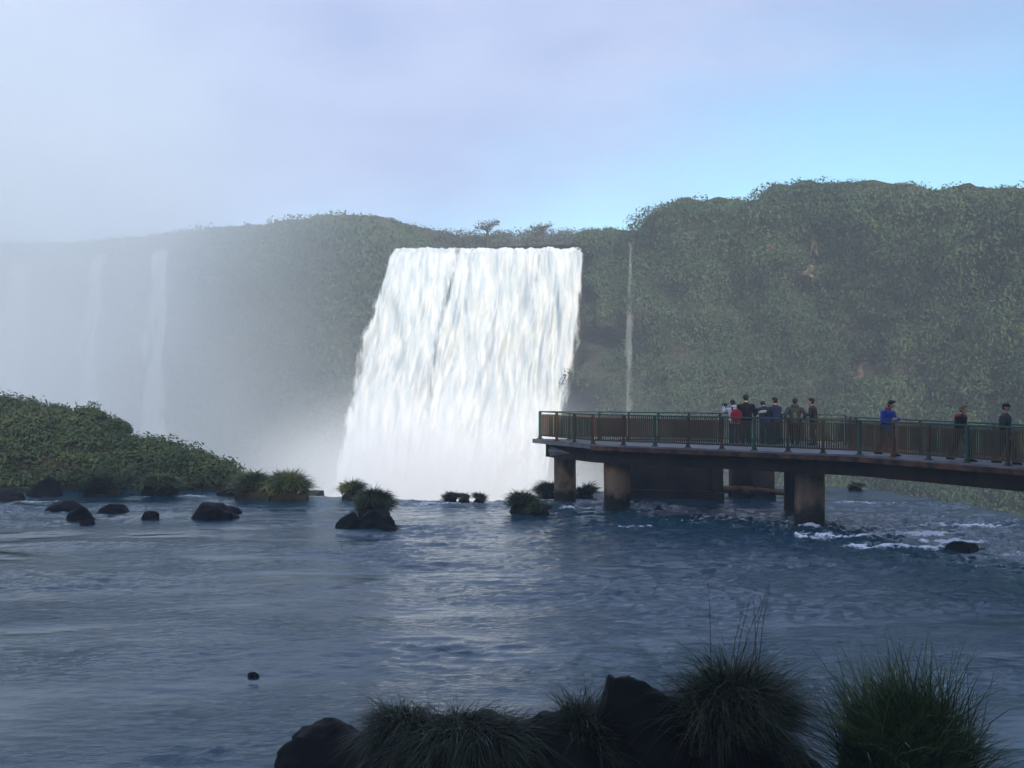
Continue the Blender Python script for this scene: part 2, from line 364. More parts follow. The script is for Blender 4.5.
def grass_mound(loc, rx, ry, h, n, blen, label, m='mound', seed=1, wdt=.02, droop=.6, group=None, name='grass_mound', cat='grass clump', up=.55, stalks=0, soil=True, lean=(0, 0)):
    """a hummock: soil core covered by bending blades"""
    rg = np.random.default_rng(seed)
    th = rg.uniform(0, 2*np.pi, n); rr = np.sqrt(rg.uniform(0, 1, n)); 
    x = np.cos(th)*rr; y = np.sin(th)*rr; lump = 1+.22*perlin(x*2.1+seed, y*2.1, seed*1.7)
    z = np.sqrt(np.clip(1-rr**2, 0, 1))*lump
    K = max(6, n//110); tx = rg.uniform(-.9, .9, K); ty = rg.uniform(-.9, .9, K); j_ = rg.integers(0, K, n); pull = rg.uniform(.35, .85, n)
    tl = rg.normal(size=(K, 2))*.42; tlen = rg.uniform(.5, 1.45, K)
    x = x*(1-pull)+tx[j_]*pull*.95; y = y*(1-pull)+ty[j_]*pull*.95; rr = np.minimum(1, np.hypot(x, y)); z = np.sqrt(np.clip(1-rr**2, 0, 1))*lump
    roots = np.stack([x*rx*.8, y*ry*.8, z*h*.62], 1)
    dirs = np.stack([x*(1-up)*1.8+rg.normal(size=n)*.2+tl[j_, 0]+lean[0], y*(1-up)*1.8+rg.normal(size=n)*.2+tl[j_, 1]+lean[1], np.full(n, up)+z*.5+rg.normal(size=n)*.12], 1)
    ln = blen*rg.uniform(.4, 1.3, n)*tlen[j_]
    V, Fc = blades(roots, dirs, ln, np.full(n, wdt)*rg.uniform(.6, 1.3, n), droop*rg.uniform(.4, 1.5, n), rng=rg)
    mi = np.zeros(len(Fc), int)
    if soil:
        Vi, Fi = ICO[3]; Vs = Vi*np.array([rx*.7, ry*.7, h*.5])*(1+.15*perlin(Vi[:, 0]*2+seed, Vi[:, 1]*2, Vi[:, 2]*2))[:, None]
        Fi4 = np.concatenate([Fi, Fi[:, 2:3]], 1)
        faces = [tuple(f) for f in Fc.tolist()]+[tuple(i+len(V) for i in f) for f in Fi.tolist()]
        V2 = np.concatenate([V, Vs]); mi = [0]*len(Fc)+[1]*len(Fi)
        o = mesh(name, V2, faces, [M[m], M['soil']], smooth=False, midx=mi)
    else:
        o = mesh(name, V, Fc, [M[m]], smooth=False)
    o.location = [float(v) for v in loc]; tag(o, label, cat, group)
    if stalks:
        for k in range(stalks):
            mb = MB(); bx, by = rg.uniform(-.3, .3)*rx, rg.uniform(-.3, .3)*ry; hh = h*rg.uniform(1.5, 2.3); lx = rg.uniform(-.1, .28)
            pts = [(bx+lx*hh*t*t, by, h*.4+hh*t) for t in (0, .35, .7, 1)]
            mb.tube(pts, [.007, .006, .004, .002], 5)
            for q in range(5):
                t = .72+.055*q; p = (bx+lx*hh*t*t, by, h*.4+hh*t); s_ = 1 if q % 2 else -1
                mb.tube([p, (p[0]+s_*.03, p[1], p[2]+.07)], [.003, .001], 4)
            mb.build('seed_stalk', M['straw'], o)
    return o

# ------------------------------------------------------------------ river above the lip
LIP = np.array([(-160, 60), (-60, 66), (-30, 63), (-20, 56), (-13, 49), (-10.9, 46.4), (-6.8, 45.8), (-4.6, 44.8), (-2.5, 43.9), (-.5, 44.2), (1.2, 45.5),
                (3.9, 48), (8.4, 49.5), (13.1, 50.3), (14.6, 50), (15.9, 48.6), (17.3, 44.9), (17.9, 41), (18.3, 38.2), (19.5, 31), (23, 22), (40, 10), (160, -10)], float)
def lipdist(X, Y):
    best = np.full(X.shape, 1e9)
    for (x0, y0), (x1, y1) in zip(LIP[:-1], LIP[1:]):
        dx, dy = x1-x0, y1-y0; t = np.clip(((X-x0)*dx+(Y-y0)*dy)/(dx*dx+dy*dy), 0, 1)
        best = np.minimum(best, np.hypot(X-x0-t*dx, Y-y0-t*dy))
    yl = np.interp(X, LIP[:, 0], LIP[:, 1])
    return np.where(Y > yl, best, -best)
def gb(X, Y, cx, cy, rx, ry): return np.exp(-((X-cx)/rx)**2-((Y-cy)/ry)**2)
def chopfield(X, Y):
    c = .9*gb(X, Y, 12, 35, 9, 6.5)+.36*gb(X, Y, 2, 25.5, 4.2, 1.6)+.45*gb(X, Y, 5, 38, 3.5, 2.2)+.35*gb(X, Y, 0, 43, 14, 2.2)+.35*gb(X, Y, -17, 40, 7, 2.5)+.28*gb(X, Y, -1, 19.5, 9, 1.6)+.25*gb(X, Y, 8, 27, 8, 5)
    c = c+.42*sstep(.12, .5, perlin(X*.13+9, Y*.36, 3)+.25*perlin(X*.5, Y*1.2, 8))+.04
    return np.clip(c, 0, 1.1)
FOAM = [(9.6, 34.2, 1.2, .35), (10.6, 32.2, .8, .3), (13.0, 34.5, .7, .4), (12.0, 31.8, 1.0, .25), (14.2, 30.6, .9, .28), (15.2, 31.0, 1.5, .42), (13.3, 32.9, 1.0, .3), 
        (4.0, 36.4, .8, .2), (-13.4, 45.9, 1.2, .5), (-15.3, 45.7, .9, .4), (-19.0, 44, 1.6, .35), (-22.5, 47, 2.0, .4), (-18.6, 40.6, .7, .25), (-9, 45.4, 2, .25), (-3, 43.0, 2.5, .3), (-1.6, 44.2, 1.5, .3), (1.2, 44.4, 1.5, .3), (15.3, 36.5, 1.6, .3), (13.6, 43.5, 1.8, .35), (2.2, 41.4, .9, .2), (17.0, 33.6, 1.2, .25), (9.8, 36.6, .55, .2)]
def river():
    xs = np.concatenate([np.linspace(-150, -31, 40), np.arange(-30, 24, .1), np.linspace(24.5, 150, 50)])
    ys = np.concatenate([np.linspace(-60, 9, 20), np.arange(9.3, 30, .085), np.arange(30, 60, .12), np.linspace(60.5, 76, 20)])
    X, Y = np.meshgrid(xs, ys, indexing='ij')
    d = lipdist(X, Y)+.5*perlin(X*.5, Y*.5, 2.)+.16*perlin(X*2.3, Y*2.3, 8.)
    chop = chopfield(X, Y)
    wx = X+.5*perlin(X*.3, Y*.3, 5.); wy = Y+.5*perlin(X*.3, Y*.3, 15.)
    big = perlin(wx*.35, wy*.8, 1.)*.05
    rid = 1-np.abs(perlin(wx*.9, wy*1.7, 2.)); rid2 = 1-np.abs(perlin(wx*2.0+4, wy*3.4, 7.)); rid3 = 1-np.abs(perlin(wx*4.1, wy*6.2, 9.))
    Z = big+chop*((rid**2-.6)*.17+(rid2**2-.6)*.085)+(.25+.75*chop)*(rid3**2-.6)*.028
    Z += chop**2*.07*fbm(X*1.3, Y*1.8, 22., 4)
    foam = np.zeros_like(X)
    for cx, cy, rx, ry in FOAM:
        wob = perlin(X*1.5+cx, Y*1.5, 4.)*.5
        foam = np.maximum(foam, np.exp(-((X-cx)/rx/1.15)**2-((Y-cy+wob*ry)/ry/1.3)**2)*.50)
    foam += .42*sstep(.5, 1.0, chop)*sstep(.80, .99, rid)
    foam += .26*np.exp(-((d+.1)/.35)**2)*sstep(.0, .5, perlin(X*.6, Y*.6, 6.)+.25)
    foam += .75*sstep(1.8, 4.5, d)
    Z += .10*np.clip(foam, 0, 1)*(d < 0)*(1+perlin(X*3, Y*3, 1.))
    fade = 1-sstep(-40, 0, -Y)*0
    dd = np.maximum(d, 0); Z = np.where(d > -.0, Z-.55*dd**2, Z)
    nx, ny = X.shape
    Fc = grid_faces(nx, ny); V = np.stack([X, Y, Z], -1).reshape(-1, 3)
    keep = (d.ravel()[Fc] < 8.2).all(1); Fc = Fc[keep]
    o = mesh('river', V, Fc, M['river'])
    for nm, arr in (('foam', foam), ('chop', chop)):
        at = o.data.attributes.new(nm, 'FLOAT', 'POINT'); at.data.foreach_set('value', arr.astype(np.float32).ravel())
    tag(o, kind='structure', label='dark blue river sliding to the lip of the gorge')
river()
# gorge floor water far below
mb = MB(); mb.add([(-290, -60, -38), (150, -60, -38), (150, 250, -38), (-290, 250, -38)], [(0, 1, 2, 3)])
tag(mb.build('gorge_water', mat('gorge_water', (.25, .3, .33), .3, .4, (.5, .55, .56), .05)), kind='structure', label='churning pale water at the bottom of the gorge')

# ------------------------------------------------------------------ far cliffs
CP = [(-420, 250, 245), (-200, 236, 244), (0, 218, 243), (60, 210, 243), (90, 206, 242), (150, 200, 236), (200, 195, 231), (250, 189, 225), (300, 182, 219), (340, 176, 214), (380, 170, 216), (405, 167, 240), (412, 166, 248), (490, 161, 248), (575, 157, 247), (588, 156, 231), (640, 151, 230),
      (655, 148, 210), (690, 144, 200), (735, 140, 201), (765, 137, 198), (775, 136, 186), (800, 134, 182), (850, 130, 184), (880, 127, 180), (905, 125, 186), (940, 122, 190), (975, 119, 186), (1000, 117, 190), (1024, 115, 188), (1120, 106, 180), (1300, 92, 175), (1600, 75, 160), (2000, 60, 120)]
cp = np.array([[*P(px, py, d)] for px, d, py in CP])
seglen = np.concatenate([[0], np.cumsum(np.hypot(*np.diff(cp[:, :2], axis=0).T))])
def rim(s): return np.stack([np.interp(s, seglen, cp[:, i]) for i in range(3)], -1)
def s_of_px(px):
    return float(np.interp(px, [c[0] for c in CP], seglen))
def out_n(s):
    a_ = rim(np.asarray(s)-2.); b_ = rim(np.asarray(s)+2.); t = (b_-a_)[..., :2]; t /= np.linalg.norm(t, axis=-1)[..., None]+1e-9
    return np.stack([t[..., 1], -t[..., 0], 0*t[..., 0]], -1)
ZB = -40.
FS0, FS1 = s_of_px(405), s_of_px(582)
def cliff_point(s, v):
    """s along the rim, v 0 at the rim .. 1 at the foot"""
    p = rim(s); n = out_n(s)
    H = p[..., 2]-ZB; z = p[..., 2]-H*v
    off = 7*v+6*fbm(s*.045, z*.05, 3., 4)+3.0*fbm(s*.15, z*.13, 9., 3)
    # undercut dark strata near the falls
    near = np.exp(-((s-s_of_px(620))/14)**2); off = off-3.2*near*np.exp(-((z-9.5)/2.2)**2)+1.2*near*np.exp(-((z-12.5)/.8)**2)
    # hollow where the big fall drops
    hollow = sstep(FS0-3, FS0+3, s)*(1-sstep(FS1-2, FS1+3, s)); off = off*(1-.75*hollow)-3*hollow
    # dents that shade
    off = off*sstep(-.02, .12, v+.03)
    q = p+n*off[..., None]; q[..., 2] = z
    q[..., 2] += .8*fbm(s*.2, v*3, 5.)
    return q, n
ss = np.arange(0, seglen[-1], .8); vv = np.linspace(0, 1, 90)
SS, VV = np.meshgrid(ss, vv, indexing='ij')
Q, _ = cliff_point(SS, VV)
# plateau strips behind the rim
back = []
nn_ = out_n(ss); r_ = rim(ss)
for dist, dz in ((140, -4), (60, -3), (25, -1.6), (8, -.7), (2, -.2)):
    b_ = r_-nn_*dist; b_[:, 2] += dz+.5*fbm(ss*.1, dist*.1, 1.)
    inf = (ss > FS0-1) & (ss < FS1+1); b_[inf, 2] = r_[inf, 2]-.5
    back.append(b_)
allv = np.concatenate([np.stack(back, 1), Q], 1)
cl = mesh('cliff', allv.reshape(-1, 3), grid_faces(allv.shape[0], allv.shape[1]), M['cliff_rock'])
tag(cl, kind='structure', label='tall basalt cliff round the gorge')

# jungle hanging on the cliff
def cliff_jungle(name, s0, s1, nclump, per, leaf, rr, m, label, vmax=.8, thin=None):
    rg = np.random.default_rng(int(s0*3)+5)
    s = rg.uniform(s0, s1, nclump); v = rg.uniform(-.0, vmax, nclump)**1.0
    q, n = cliff_point(s, v)
    den = fbm(s*.07, q[:, 2]*.09, 12., 3)
    keep = den > -.85+.25*rg.normal(size=nclump)
    if thin is not None: keep &= ~(thin(s, q[:, 2]) > rg.uniform(0, 1, nclump))
    q, n, s, v = q[keep], n[keep], s[keep], v[keep]
    r = rg.uniform(rr[0], rr[1], len(q)); rad = np.stack([r, r, r*rg.uniform(.6, 1.1, len(q))], 1)
    c = q+n*(r*.35)[:, None]; c[:, 2] = np.minimum(c[:, 2], rim(s)[:, 2]-r*.8-.4)
    V = clump_leaves(c, rad, per, leaf, 1.7, .6, rg, .13)
    # hanging curtains between clumps
    k = nclump*10; s = rg.uniform(s0, s1, k); v = rg.uniform(0, vmax, k); q, n = cliff_point(s, v)
    kp = fbm(s*.07, q[:, 2]*.09, 12., 3) > -.75+.2*rg.normal(size=k)
    if thin is not None: kp &= ~(thin(s, q[:, 2]) > rg.uniform(0, 1, k))
    q, n = q[kp], n[kp]
    V2 = leaf_quads(q+n*rg.uniform(.1, .7, len(q))[:, None], n, np.full(len(q), leaf*1.1), 1.8, .85, rg)
    o = quads_obj(name, [V, V2], m); tag(o, label, None, None, 'stuff'); return o
def thinR(s, z):
    near = np.exp(-((s-s_of_px(618))/9)**2)
    t = .92*near*((z < 12.5) & (z > -2))+1.2*((s > FS0+1) & (s < FS1+3.5*(z < 17)))
    for px, z0, rs in ((785, 22.5, .9), (820, 20.5, .9), (818, 19., 1.1), (690, 14.8, 1.), (700, 13.5, .8), (866, 6., 2.8)):
        t = t+1.1*np.exp(-((s-s_of_px(px))/rs)**2-((z-z0)/1.1)**2)
    return t
sR0 = s_of_px(578)
cliff_jungle('cliff_jungle', sR0+3.2, s_of_px(1200), 1900, 210, .22, (1.1, 3.0), M['jungle'], 'dense green jungle hanging over the right hand cliff', .78, thinR)
cliff_jungle('cliff_jungle', s_of_px(1200), s_of_px(1900), 300, 50, .8, (2, 4), M['jungle'], 'green jungle on the cliff beyond the right edge', .8)
def thinL(s, z):
    t = 0*s
    for px in (20, 95, 155): t = t+.5*np.exp(-((s-s_of_px(px))/3.)**2)
    return t
cliff_jungle('cliff_jungle', s_of_px(-100), FS0-1, 1500, 110, .36, (1.4, 3.6), M['jungle'], 'misty green jungle on the left hand cliff', .7, thinL)

# low canopy crowning the rim
def rim_canopy(name, s0, s1, n, per, leaf, rr, m, label, back_=(0, 6), lift=-.6):
    rg = np.random.default_rng(int(s0)+77)
    s = rg.uniform(s0, s1, n); nb = out_n(s); p = rim(s)-nb*rg.uniform(*back_, n)[:, None]
    r = rg.uniform(*rr, n); rad = np.stack([r*1.15, r*1.15, r*.8], 1)
    p[:, 2] += lift-r*.35+.3*rg.normal(size=n)
    V = [clump_leaves(p, rad, per, leaf, 1.4, .25, rg, .08, -.1), clump_leaves(p, rad*.84, per//2, leaf*2.6, 1.2, .25, rg, .04, -.1)]
    # loose shoots against the sky
    k = n*4; idx = rg.integers(0, n, k); q = p[idx]+np.stack([rg.normal(size=k)*r[idx]*.7, rg.normal(size=k)*r[idx]*.7, rad[idx, 2]*(.8+np.abs(rg.normal(size=k))*.13)], 1)
    V.append(leaf_quads(q, rg.normal(size=(k, 3)), np.full(k, leaf*.55), 2.6, .2, rg))
    o = quads_obj(name, V, m); tag(o, label, None, None, 'stuff'); return o
rim_canopy('rim_canopy', sR0, s_of_px(1250), 360, 380, .21, (1.1, 2.8), M['jungle'], 'leafy canopy crowning the right hand cliff', (0, 6), -1.2)
rim_canopy('rim_canopy', s_of_px(-60), FS0+.5, 300, 330, .26, (1.3, 2.8), M['jungle'], 'misty canopy crowning the left hand cliff', (0, 6), -1.3)
# trees beyond the head of the big fall
def far_canopy():
    rg = np.random.default_rng(5); n = 130; px = rg.uniform(395, 600, n); d = rg.uniform(176, 188, n)
    top = np.interp(px, [395, 440, 470, 520, 600], [222, 229, 231, 229, 230])+rg.uniform(0, 9, n)
    c = np.stack([P(a_, b_, d_) for a_, b_, d_ in zip(px, top, d)]); r = rg.uniform(1.1, 2.4, n); rad = np.stack([r*1.2, r*1.2, r], 1); c[:, 2] -= r
    V = [clump_leaves(c, rad, 330, .22, 1.4, .2, rg, .25, -.9)]
    c2 = c.copy(); c2[:, 2] -= 2.2; V.append(clump_leaves(c2, rad*1.2, 220, .3, 1.4, .2, rg, .3, -.9))
    tag(quads_obj('far_canopy', V, M['jungle_pale']), 'pale tree line behind the head of the big waterfall', kind='stuff')
far_canopy()
def pale_tree(px, top, d, hgt, label, seed):
    rg = np.random.default_rng(seed); b_ = P(px, top, d); base = (b_[0], b_[1], b_[2]-hgt)
    t = empty('tree', base); tag(t, label, 'tree')
    mb = MB(); tips = []
    mb.tube([(0, 0, -1.5), (.1, 0, hgt*.35), (.05, .1, hgt*.62)], [.28, .2, .13], 7)
    for k in range(11):
        an = k*2.4+rg.uniform(-.3, .3); z0 = hgt*rg.uniform(.3, .62); ln = hgt*rg.uniform(.3, .5)
        p0 = (.08, .05, z0); p1 = (math.cos(an)*ln*.5, math.sin(an)*ln*.5, z0+ln*.45); p2 = (math.cos(an)*ln*1.2, math.sin(an)*ln, min(hgt, z0+ln*rg.uniform(.3, .9)))
        mb.tube([p0, p1, p2], [.09, .06, .02], 5); tips += [p1, p2]
    mb.build('trunk', M['straw'], t, True)
    tips = np.array(tips); r = np.full(len(tips), hgt*.17)*rg.uniform(.5, 1.2, len(tips))
    V = clump_leaves(tips, np.stack([r, r, r*.7], 1), 22, .20, 1.4, .2, rg, .7, -1)
    mesh('crown', V, np.arange(len(V)).reshape(-1, 4), M['jungle_pale'], t, False)
pale_tree(487, 219, 172, 3.6, 'open crowned pale tree rising above the head of the big waterfall', 1)
pale_tree(541, 222, 176, 3.0, 'small thin tree above the right part of the big waterfall lip', 2)
# upper river and the white rapid feeding the fall
mb = MB(); p0 = P(392, 247, 164); p1 = P(588, 247, 158); zt_ = P(490, 248.3, 161)[2]
mb.add([(p0[0]-4, 196, zt_), (p0[0]+.5, 163.2, zt_), (p1[0], 155.2, zt_), (p1[0]+6, 196, zt_)], [(0, 1, 2, 3)])
tag(mb.build('upper_river', mat('upper_river', (.5, .52, .5), .6, .3, (.2, .22, .2), .5)), kind='structure', label='shallow river above the big fall')
# bare tan outcrops on the right-hand cliff
for i, (px, py, sx_, sz_) in enumerate(((786, 249, 1.0, 1.1), (821, 246, .7, 1.3), (818, 265, 1.5, 1.1), (690, 296, .5, .8), (704, 288, .7, .8), (651, 307, .9, .4), (866, 376, 3.2, 1.6))):
    s = s_of_px(px); z = None
    for v in np.linspace(0, .8, 60):
        q, n = cliff_point(np.array([s]), np.array([v]))
        yy = HY-(q[0, 2]-CAMZ)*F/q[0, 1]
        if yy > py: break
    lab = ['tan bare rock scar high on the green cliff left of the two stacked scars', 'upper of the two stacked pale rock scars on the green cliff', 'lower of the two stacked pale rock scars on the green cliff', 'small narrow pale rock scar nearest the thin waterfall', 'small pale rock scar just right of the narrow one', 'thin flat rock ledge on the cliff beside the thin waterfall', 'wide brownish rock scar low on the cliff above the walkway'][i]
    rock(q[0]+n[0]*.35, (sx_*.8, .9, sz_*.8), lab, 40+i, 4, rough=.75, group='bare rock scars on the cliff', m=M['tan_rock'] if i < 6 else mat('brown_scar', (.085, .055, .042), .9, .2, (.035, .05, .03), 1.2, 6, .42, .58), name='rock_outcrop', cat='rock scar')

# ------------------------------------------------------------------ waterfalls
def fall_sheet(name, pxt, pxb, dt, db, ytop, zbot, nu, nv, label, m, thinf, ridge=1., bulge=1., group=None, arcs=4., dt2=None, db2=None, qr=0.):
    u = np.linspace(0, 1, nu); v = np.linspace(0, 1, nv)
    U, Vv = np.meshgrid(u, v, indexing='ij')
    dt = dt+((dt2 or dt)-dt)*U; db = db+((db2 or db)-db)*U
    xt = (pxt[0]+(pxt[1]-pxt[0])*U-512)/F*dt; ztop = CAMZ+(HY-ytop)/F*dt
    xb = (pxb[0]+(pxb[1]-pxb[0])*U-512)/F*db
    q = Vv**(.85+qr*U)
    X = xt+(xb-xt)*q; Y = dt+(db-dt)*q; Z = ztop+(zbot-ztop)*Vv
    lead = (Vv**.5)*arcs; Y = Y-lead
    col = fbm(U*nu*.020*ridge+.35*perlin(U*6, Z*.07, 2.), Z*.075, 3., 3); fine = fbm(U*nu*.055+.9*perlin(U*16, Z*.16, 5.), Z*.15, 13., 4, .55)
    edge = np.minimum(U, 1-U); plume = fbm(X*.22, Z*.18, Y*.1, 4)
    Y = Y-bulge*(1.9*col*sstep(0, .15, Vv)+.25*fine*(1-.5*Vv)+2.0*plume*sstep(.2, .8, Vv))
    X = X+bulge*.5*fbm(U*9, Z*.25, 31., 3)*np.exp(-edge/.04)*sstep(0, .2, Vv)
    Z = Z+np.where(Vv < .02, .35*perlin(U*14, 0, 2.)+.2*perlin(U*45, 0, 2.), 0)
    Y = Y+np.where(Vv < .012, 1.2, 0)
    th = thinf(U, Vv, col, fine)
    V = np.stack([X, Y, Z], -1).reshape(-1, 3)
    o = mesh(name, V, grid_faces(nu, nv), m)
    at = o.data.attributes.new('thin', 'FLOAT', 'POINT'); at.data.foreach_set('value', th.astype(np.float32).ravel())
    tag(o, label, 'waterfall', group); return o
def thin_main(U, v, col, fine):
    # positions of the see-through gaps near the top of the sheet
    t = np.zeros_like(U)
    for c, wd, v1, a_ in ((.345, .018, .55, .62), (.42, .02, .42, .5), (.16, .016, .3, .42), (.24, .012, .45, .36), (.77, .011, .22, .62), (.06, .012, .3, .4), (.55, .006, .2, .3)):
        cc = c+.01*np.sin(v*9+c*30)
        t = np.maximum(t, 1.0*a_*np.exp(-((U-cc)/wd/2.8)**2)*(1-sstep(v1*.6, v1*1.2, v)))
    e = np.minimum(U, 1-U)+.012*fine; t = np.maximum(t, .95*(1-sstep(0, .05+.09*v, e)))
    t = t-.24-.06*col+.40*(1-sstep(0, .16, np.minimum(U, 1.02-U)+.05*fine))*sstep(.25, 1, v)
    return t
fall_sheet('waterfall', (392, 584), (276, 470), 162, 136, 247, -38, 420, 300, 'broad thundering white waterfall filling the middle of the gorge', M['fall'], thin_main, arcs=3.5, dt2=154, db2=134, qr=.95)
def thin_veil(k=.35):
    def f(U, v, col, fine):
        e = np.minimum(U, 1-U); return .75*(1-sstep(0, .5, e))+k-.35*col-.25*fine
    return f
M['veil_far'] = fall_mat('veil_far', see=.42, scale=.6)
fall_sheet('waterfall', (626, 635), (611, 635), 147.5, 136, 240, -38, 24, 160, 'single thin ribbon waterfall on the green cliff right of the big fall', M['veil'], thin_veil(.26), bulge=.25, arcs=2.)
fall_sheet('waterfall', (147, 175), (120, 192), 192, 176, 249, -38, 50, 120, 'misty waterfall on the left cliff nearest the big fall', M['veil_far'], thin_veil(.20), bulge=.7, group='faint waterfalls on the misty left cliff')
fall_sheet('waterfall', (86, 112), (58, 112), 198, 182, 254, -38, 50, 120, 'faint misty waterfall second from the left edge', M['veil_far'], thin_veil(.22), bulge=.7, group='faint waterfalls on the misty left cliff')
fall_sheet('waterfall', (-4, 48), (-40, 50), 210, 190, 262, -38, 60, 120, 'faintest misty waterfall at the far left edge', M['veil_far'], thin_veil(.22), bulge=.7, group='faint waterfalls on the misty left cliff')
fall_sheet('waterfall', (1021, 1027), (1016, 1027), 112, 104, 350, -38, 20, 100, 'short thin trickle of water low on the cliff at the right edge', M['veil'], thin_veil(.2), bulge=.2, arcs=1.5)

# ------------------------------------------------------------------ wooded cliff behind the viewpoint (it shades the foreground)
def back_cliff():
    t = np.array([SD.x, SD.y]); t /= np.linalg.norm(t); tv = np.array([-t[1], t[0]])  # along the ridge
    if tv[0] < 0: tv = -tv
    a_ = np.linspace(-150, 190, 150); b_ = np.linspace(0, 1, 40)
    A, B = np.meshgrid(a_, b_, indexing='ij')
    ridge = BACK_H+2.5*fbm(A*.03, 0, 4., 3)+1.6*perlin(A*.16, 3., 2.)
    prof = sstep(0, .5, B); Z = -2+(ridge+2)*prof
    dist = BACK_D-4+22*B+3*fbm(A*.05, Z*.08, 2., 3)
    X = t[0]*dist+tv[0]*A; Y = t[1]*dist+tv[1]*A
    V = np.stack([X, Y, Z+.8*fbm(A*.1, B*5, 1.)], -1)
    tag(mesh('hill', V.reshape(-1, 3), grid_faces(*A.shape), M['cliff_rock']), kind='structure', label='steep wooded bank behind the viewpoint')
    rg = np.random.default_rng(9); n = 700; i = rg.integers(0, A.shape[0], n); j = rg.integers(8, 30, n)
    c = V[i, j]; r = rg.uniform(1.5, 3.4, n); c[:, 2] += r*.3
    Vq = clump_leaves(c, np.stack([r, r, r], 1), 40, .9, 1.4, .3, rg, .25, -.5)
    tag(quads_obj('bank_jungle', [Vq], M['jungle']), 'jungle on the steep bank behind the viewpoint', kind='stuff')
BACK_D, BACK_H = 45., 38.3
back_cliff()

# ------------------------------------------------------------------ left island
def island():
    xs = np.linspace(-46, -11, 170); ys = np.linspace(46, 72, 120); X, Y = np.meshgrid(xs, ys, indexing='ij')
    pxs = 512+F*X/np.maximum(Y, 1)
    # ridge height from the skyline at the island's own depth (about 55 m)
    crest = np.interp(X, [-46, -36, -29, -25.5, -22.5, -20.5, -18.5, -16, -14.2, -12.6, -11], [5, 4.8, 4.2, 3.75, 3.3, 2.75, 2.15, 1.7, 1.35, .75, -1.5])
    yc = np.interp(X, [-46, -25, -12], [58, 55.5, 50]); wN = np.interp(X, [-46, -25, -12], [9, 6.8, 2.2])
    prof = np.exp(-np.abs((Y-yc)/wN)**2.6); Z = -1.6+(crest-.45+1.6)*prof
    Z += .35*fbm(X*.35, Y*.35, 6., 4)*prof
    Z -= 30*sstep(64, 70, Y)
    o = mesh('island', np.stack([X, Y, Z], -1).reshape(-1, 3), grid_faces(*X.shape), M['soil']); tag(o, kind='structure', label='low island at the lip of the falls on the left')
    rg = np.random.default_rng(21); n = 1250
    i = rg.integers(0, X.shape[0], n*2); j = rg.integers(0, X.shape[1], n*2); z = Z[i, j]; k = (z > -.1) & (Y[i, j] < yc[i, j]+4); i, j = i[k][:n], j[k][:n]
    c = np.stack([X[i, j], Y[i, j], Z[i, j]], 1); r = rg.uniform(.3, .75, len(c)); c[:, 2] += r*.15
    V = [clump_leaves(c, np.stack([r*1.2, r*1.2, r*.8], 1), 130, .095, 1.9, .3, rg, .36, -.1)]
    n2 = 60000; i = rg.integers(0, X.shape[0], n2); j = rg.integers(0, X.shape[1], n2); k = (Z[i, j] > -.2) & (Y[i, j] < yc[i, j]+4); i, j = i[k], j[k]
    c = np.stack([X[i, j], Y[i, j], Z[i, j]+rg.uniform(0, .35, len(i))], 1)+rg.normal(size=(len(i), 3))*.1
    V.append(leaf_quads(c, np.tile([0, -.5, .8], (len(c), 1)), np.full(len(c), .10), 2.6, .0, rg))
    tag(quads_obj('island_shrubbery', V, M['island']), 'low green shrubbery covering the island at left', kind='stuff')
    return X, Y, Z
IX, IY, IZ = island()
def shrub(loc, rx, h, label, seed, m='island', group=None, leaf=.09, per=110, nc=34):
    rg = np.random.default_rng(seed); t = empty('shrub', tuple(float(v) for v in loc)); tag(t, label, 'shrub', group)
    mb = MB()
    cs = []
    for k in range(nc):
        an = rg.uniform(0, 6.28); q = math.sqrt(rg.uniform(0, 1))*.78; z = rg.uniform(.25, .92)*math.sqrt(max(0, 1-q*q*.8)); cs.append((math.cos(an)*q*rx, math.sin(an)*q*rx, z*h))
    for c in cs[:9]: mb.tube([(0, 0, -.3), (c[0]*.4, c[1]*.4, c[2]*.5), c], [.05, .035, .012], 5)
    mb.build('stem', M['straw'], t)
    r = rg.uniform(.16, .3, nc)*min(rx, h)*1.15
    V = clump_leaves(np.array(cs), np.stack([r*1.2, r*1.2, r*.85], 1), per, leaf, 1.6, .25, rg, .35, -.8)
    mesh('crown', V, np.arange(len(V)).reshape(-1, 4), M[m], t, False); return t
for k, (px, py, d, rx, h, lab) in enumerate((
        (-12, 398, 55, 1.4, 1.5, 'leafy shrub on the island crest cut off by the left edge'),
        (22, 401, 55, 1.1, 1.2, 'leafy shrub on the island crest nearest the left edge'),
        (58, 404, 55, .9, 1.1, 'bushy shrub on the island crest, second from the left edge'),
        (92, 406, 54.5, .95, 1.1, 'last high shrub on the island crest before it slopes down'),
        (116, 418, 54, .7, .9, 'small shrub where the island crest starts to slope down'),
        (206, 458, 52, .5, .45, 'low shrub near the right tip of the island'))):
    p = P(px, py, d); shrub((p[0], p[1], p[2]-h), rx, h, lab, 60+k, group='shrubs on the island crest')

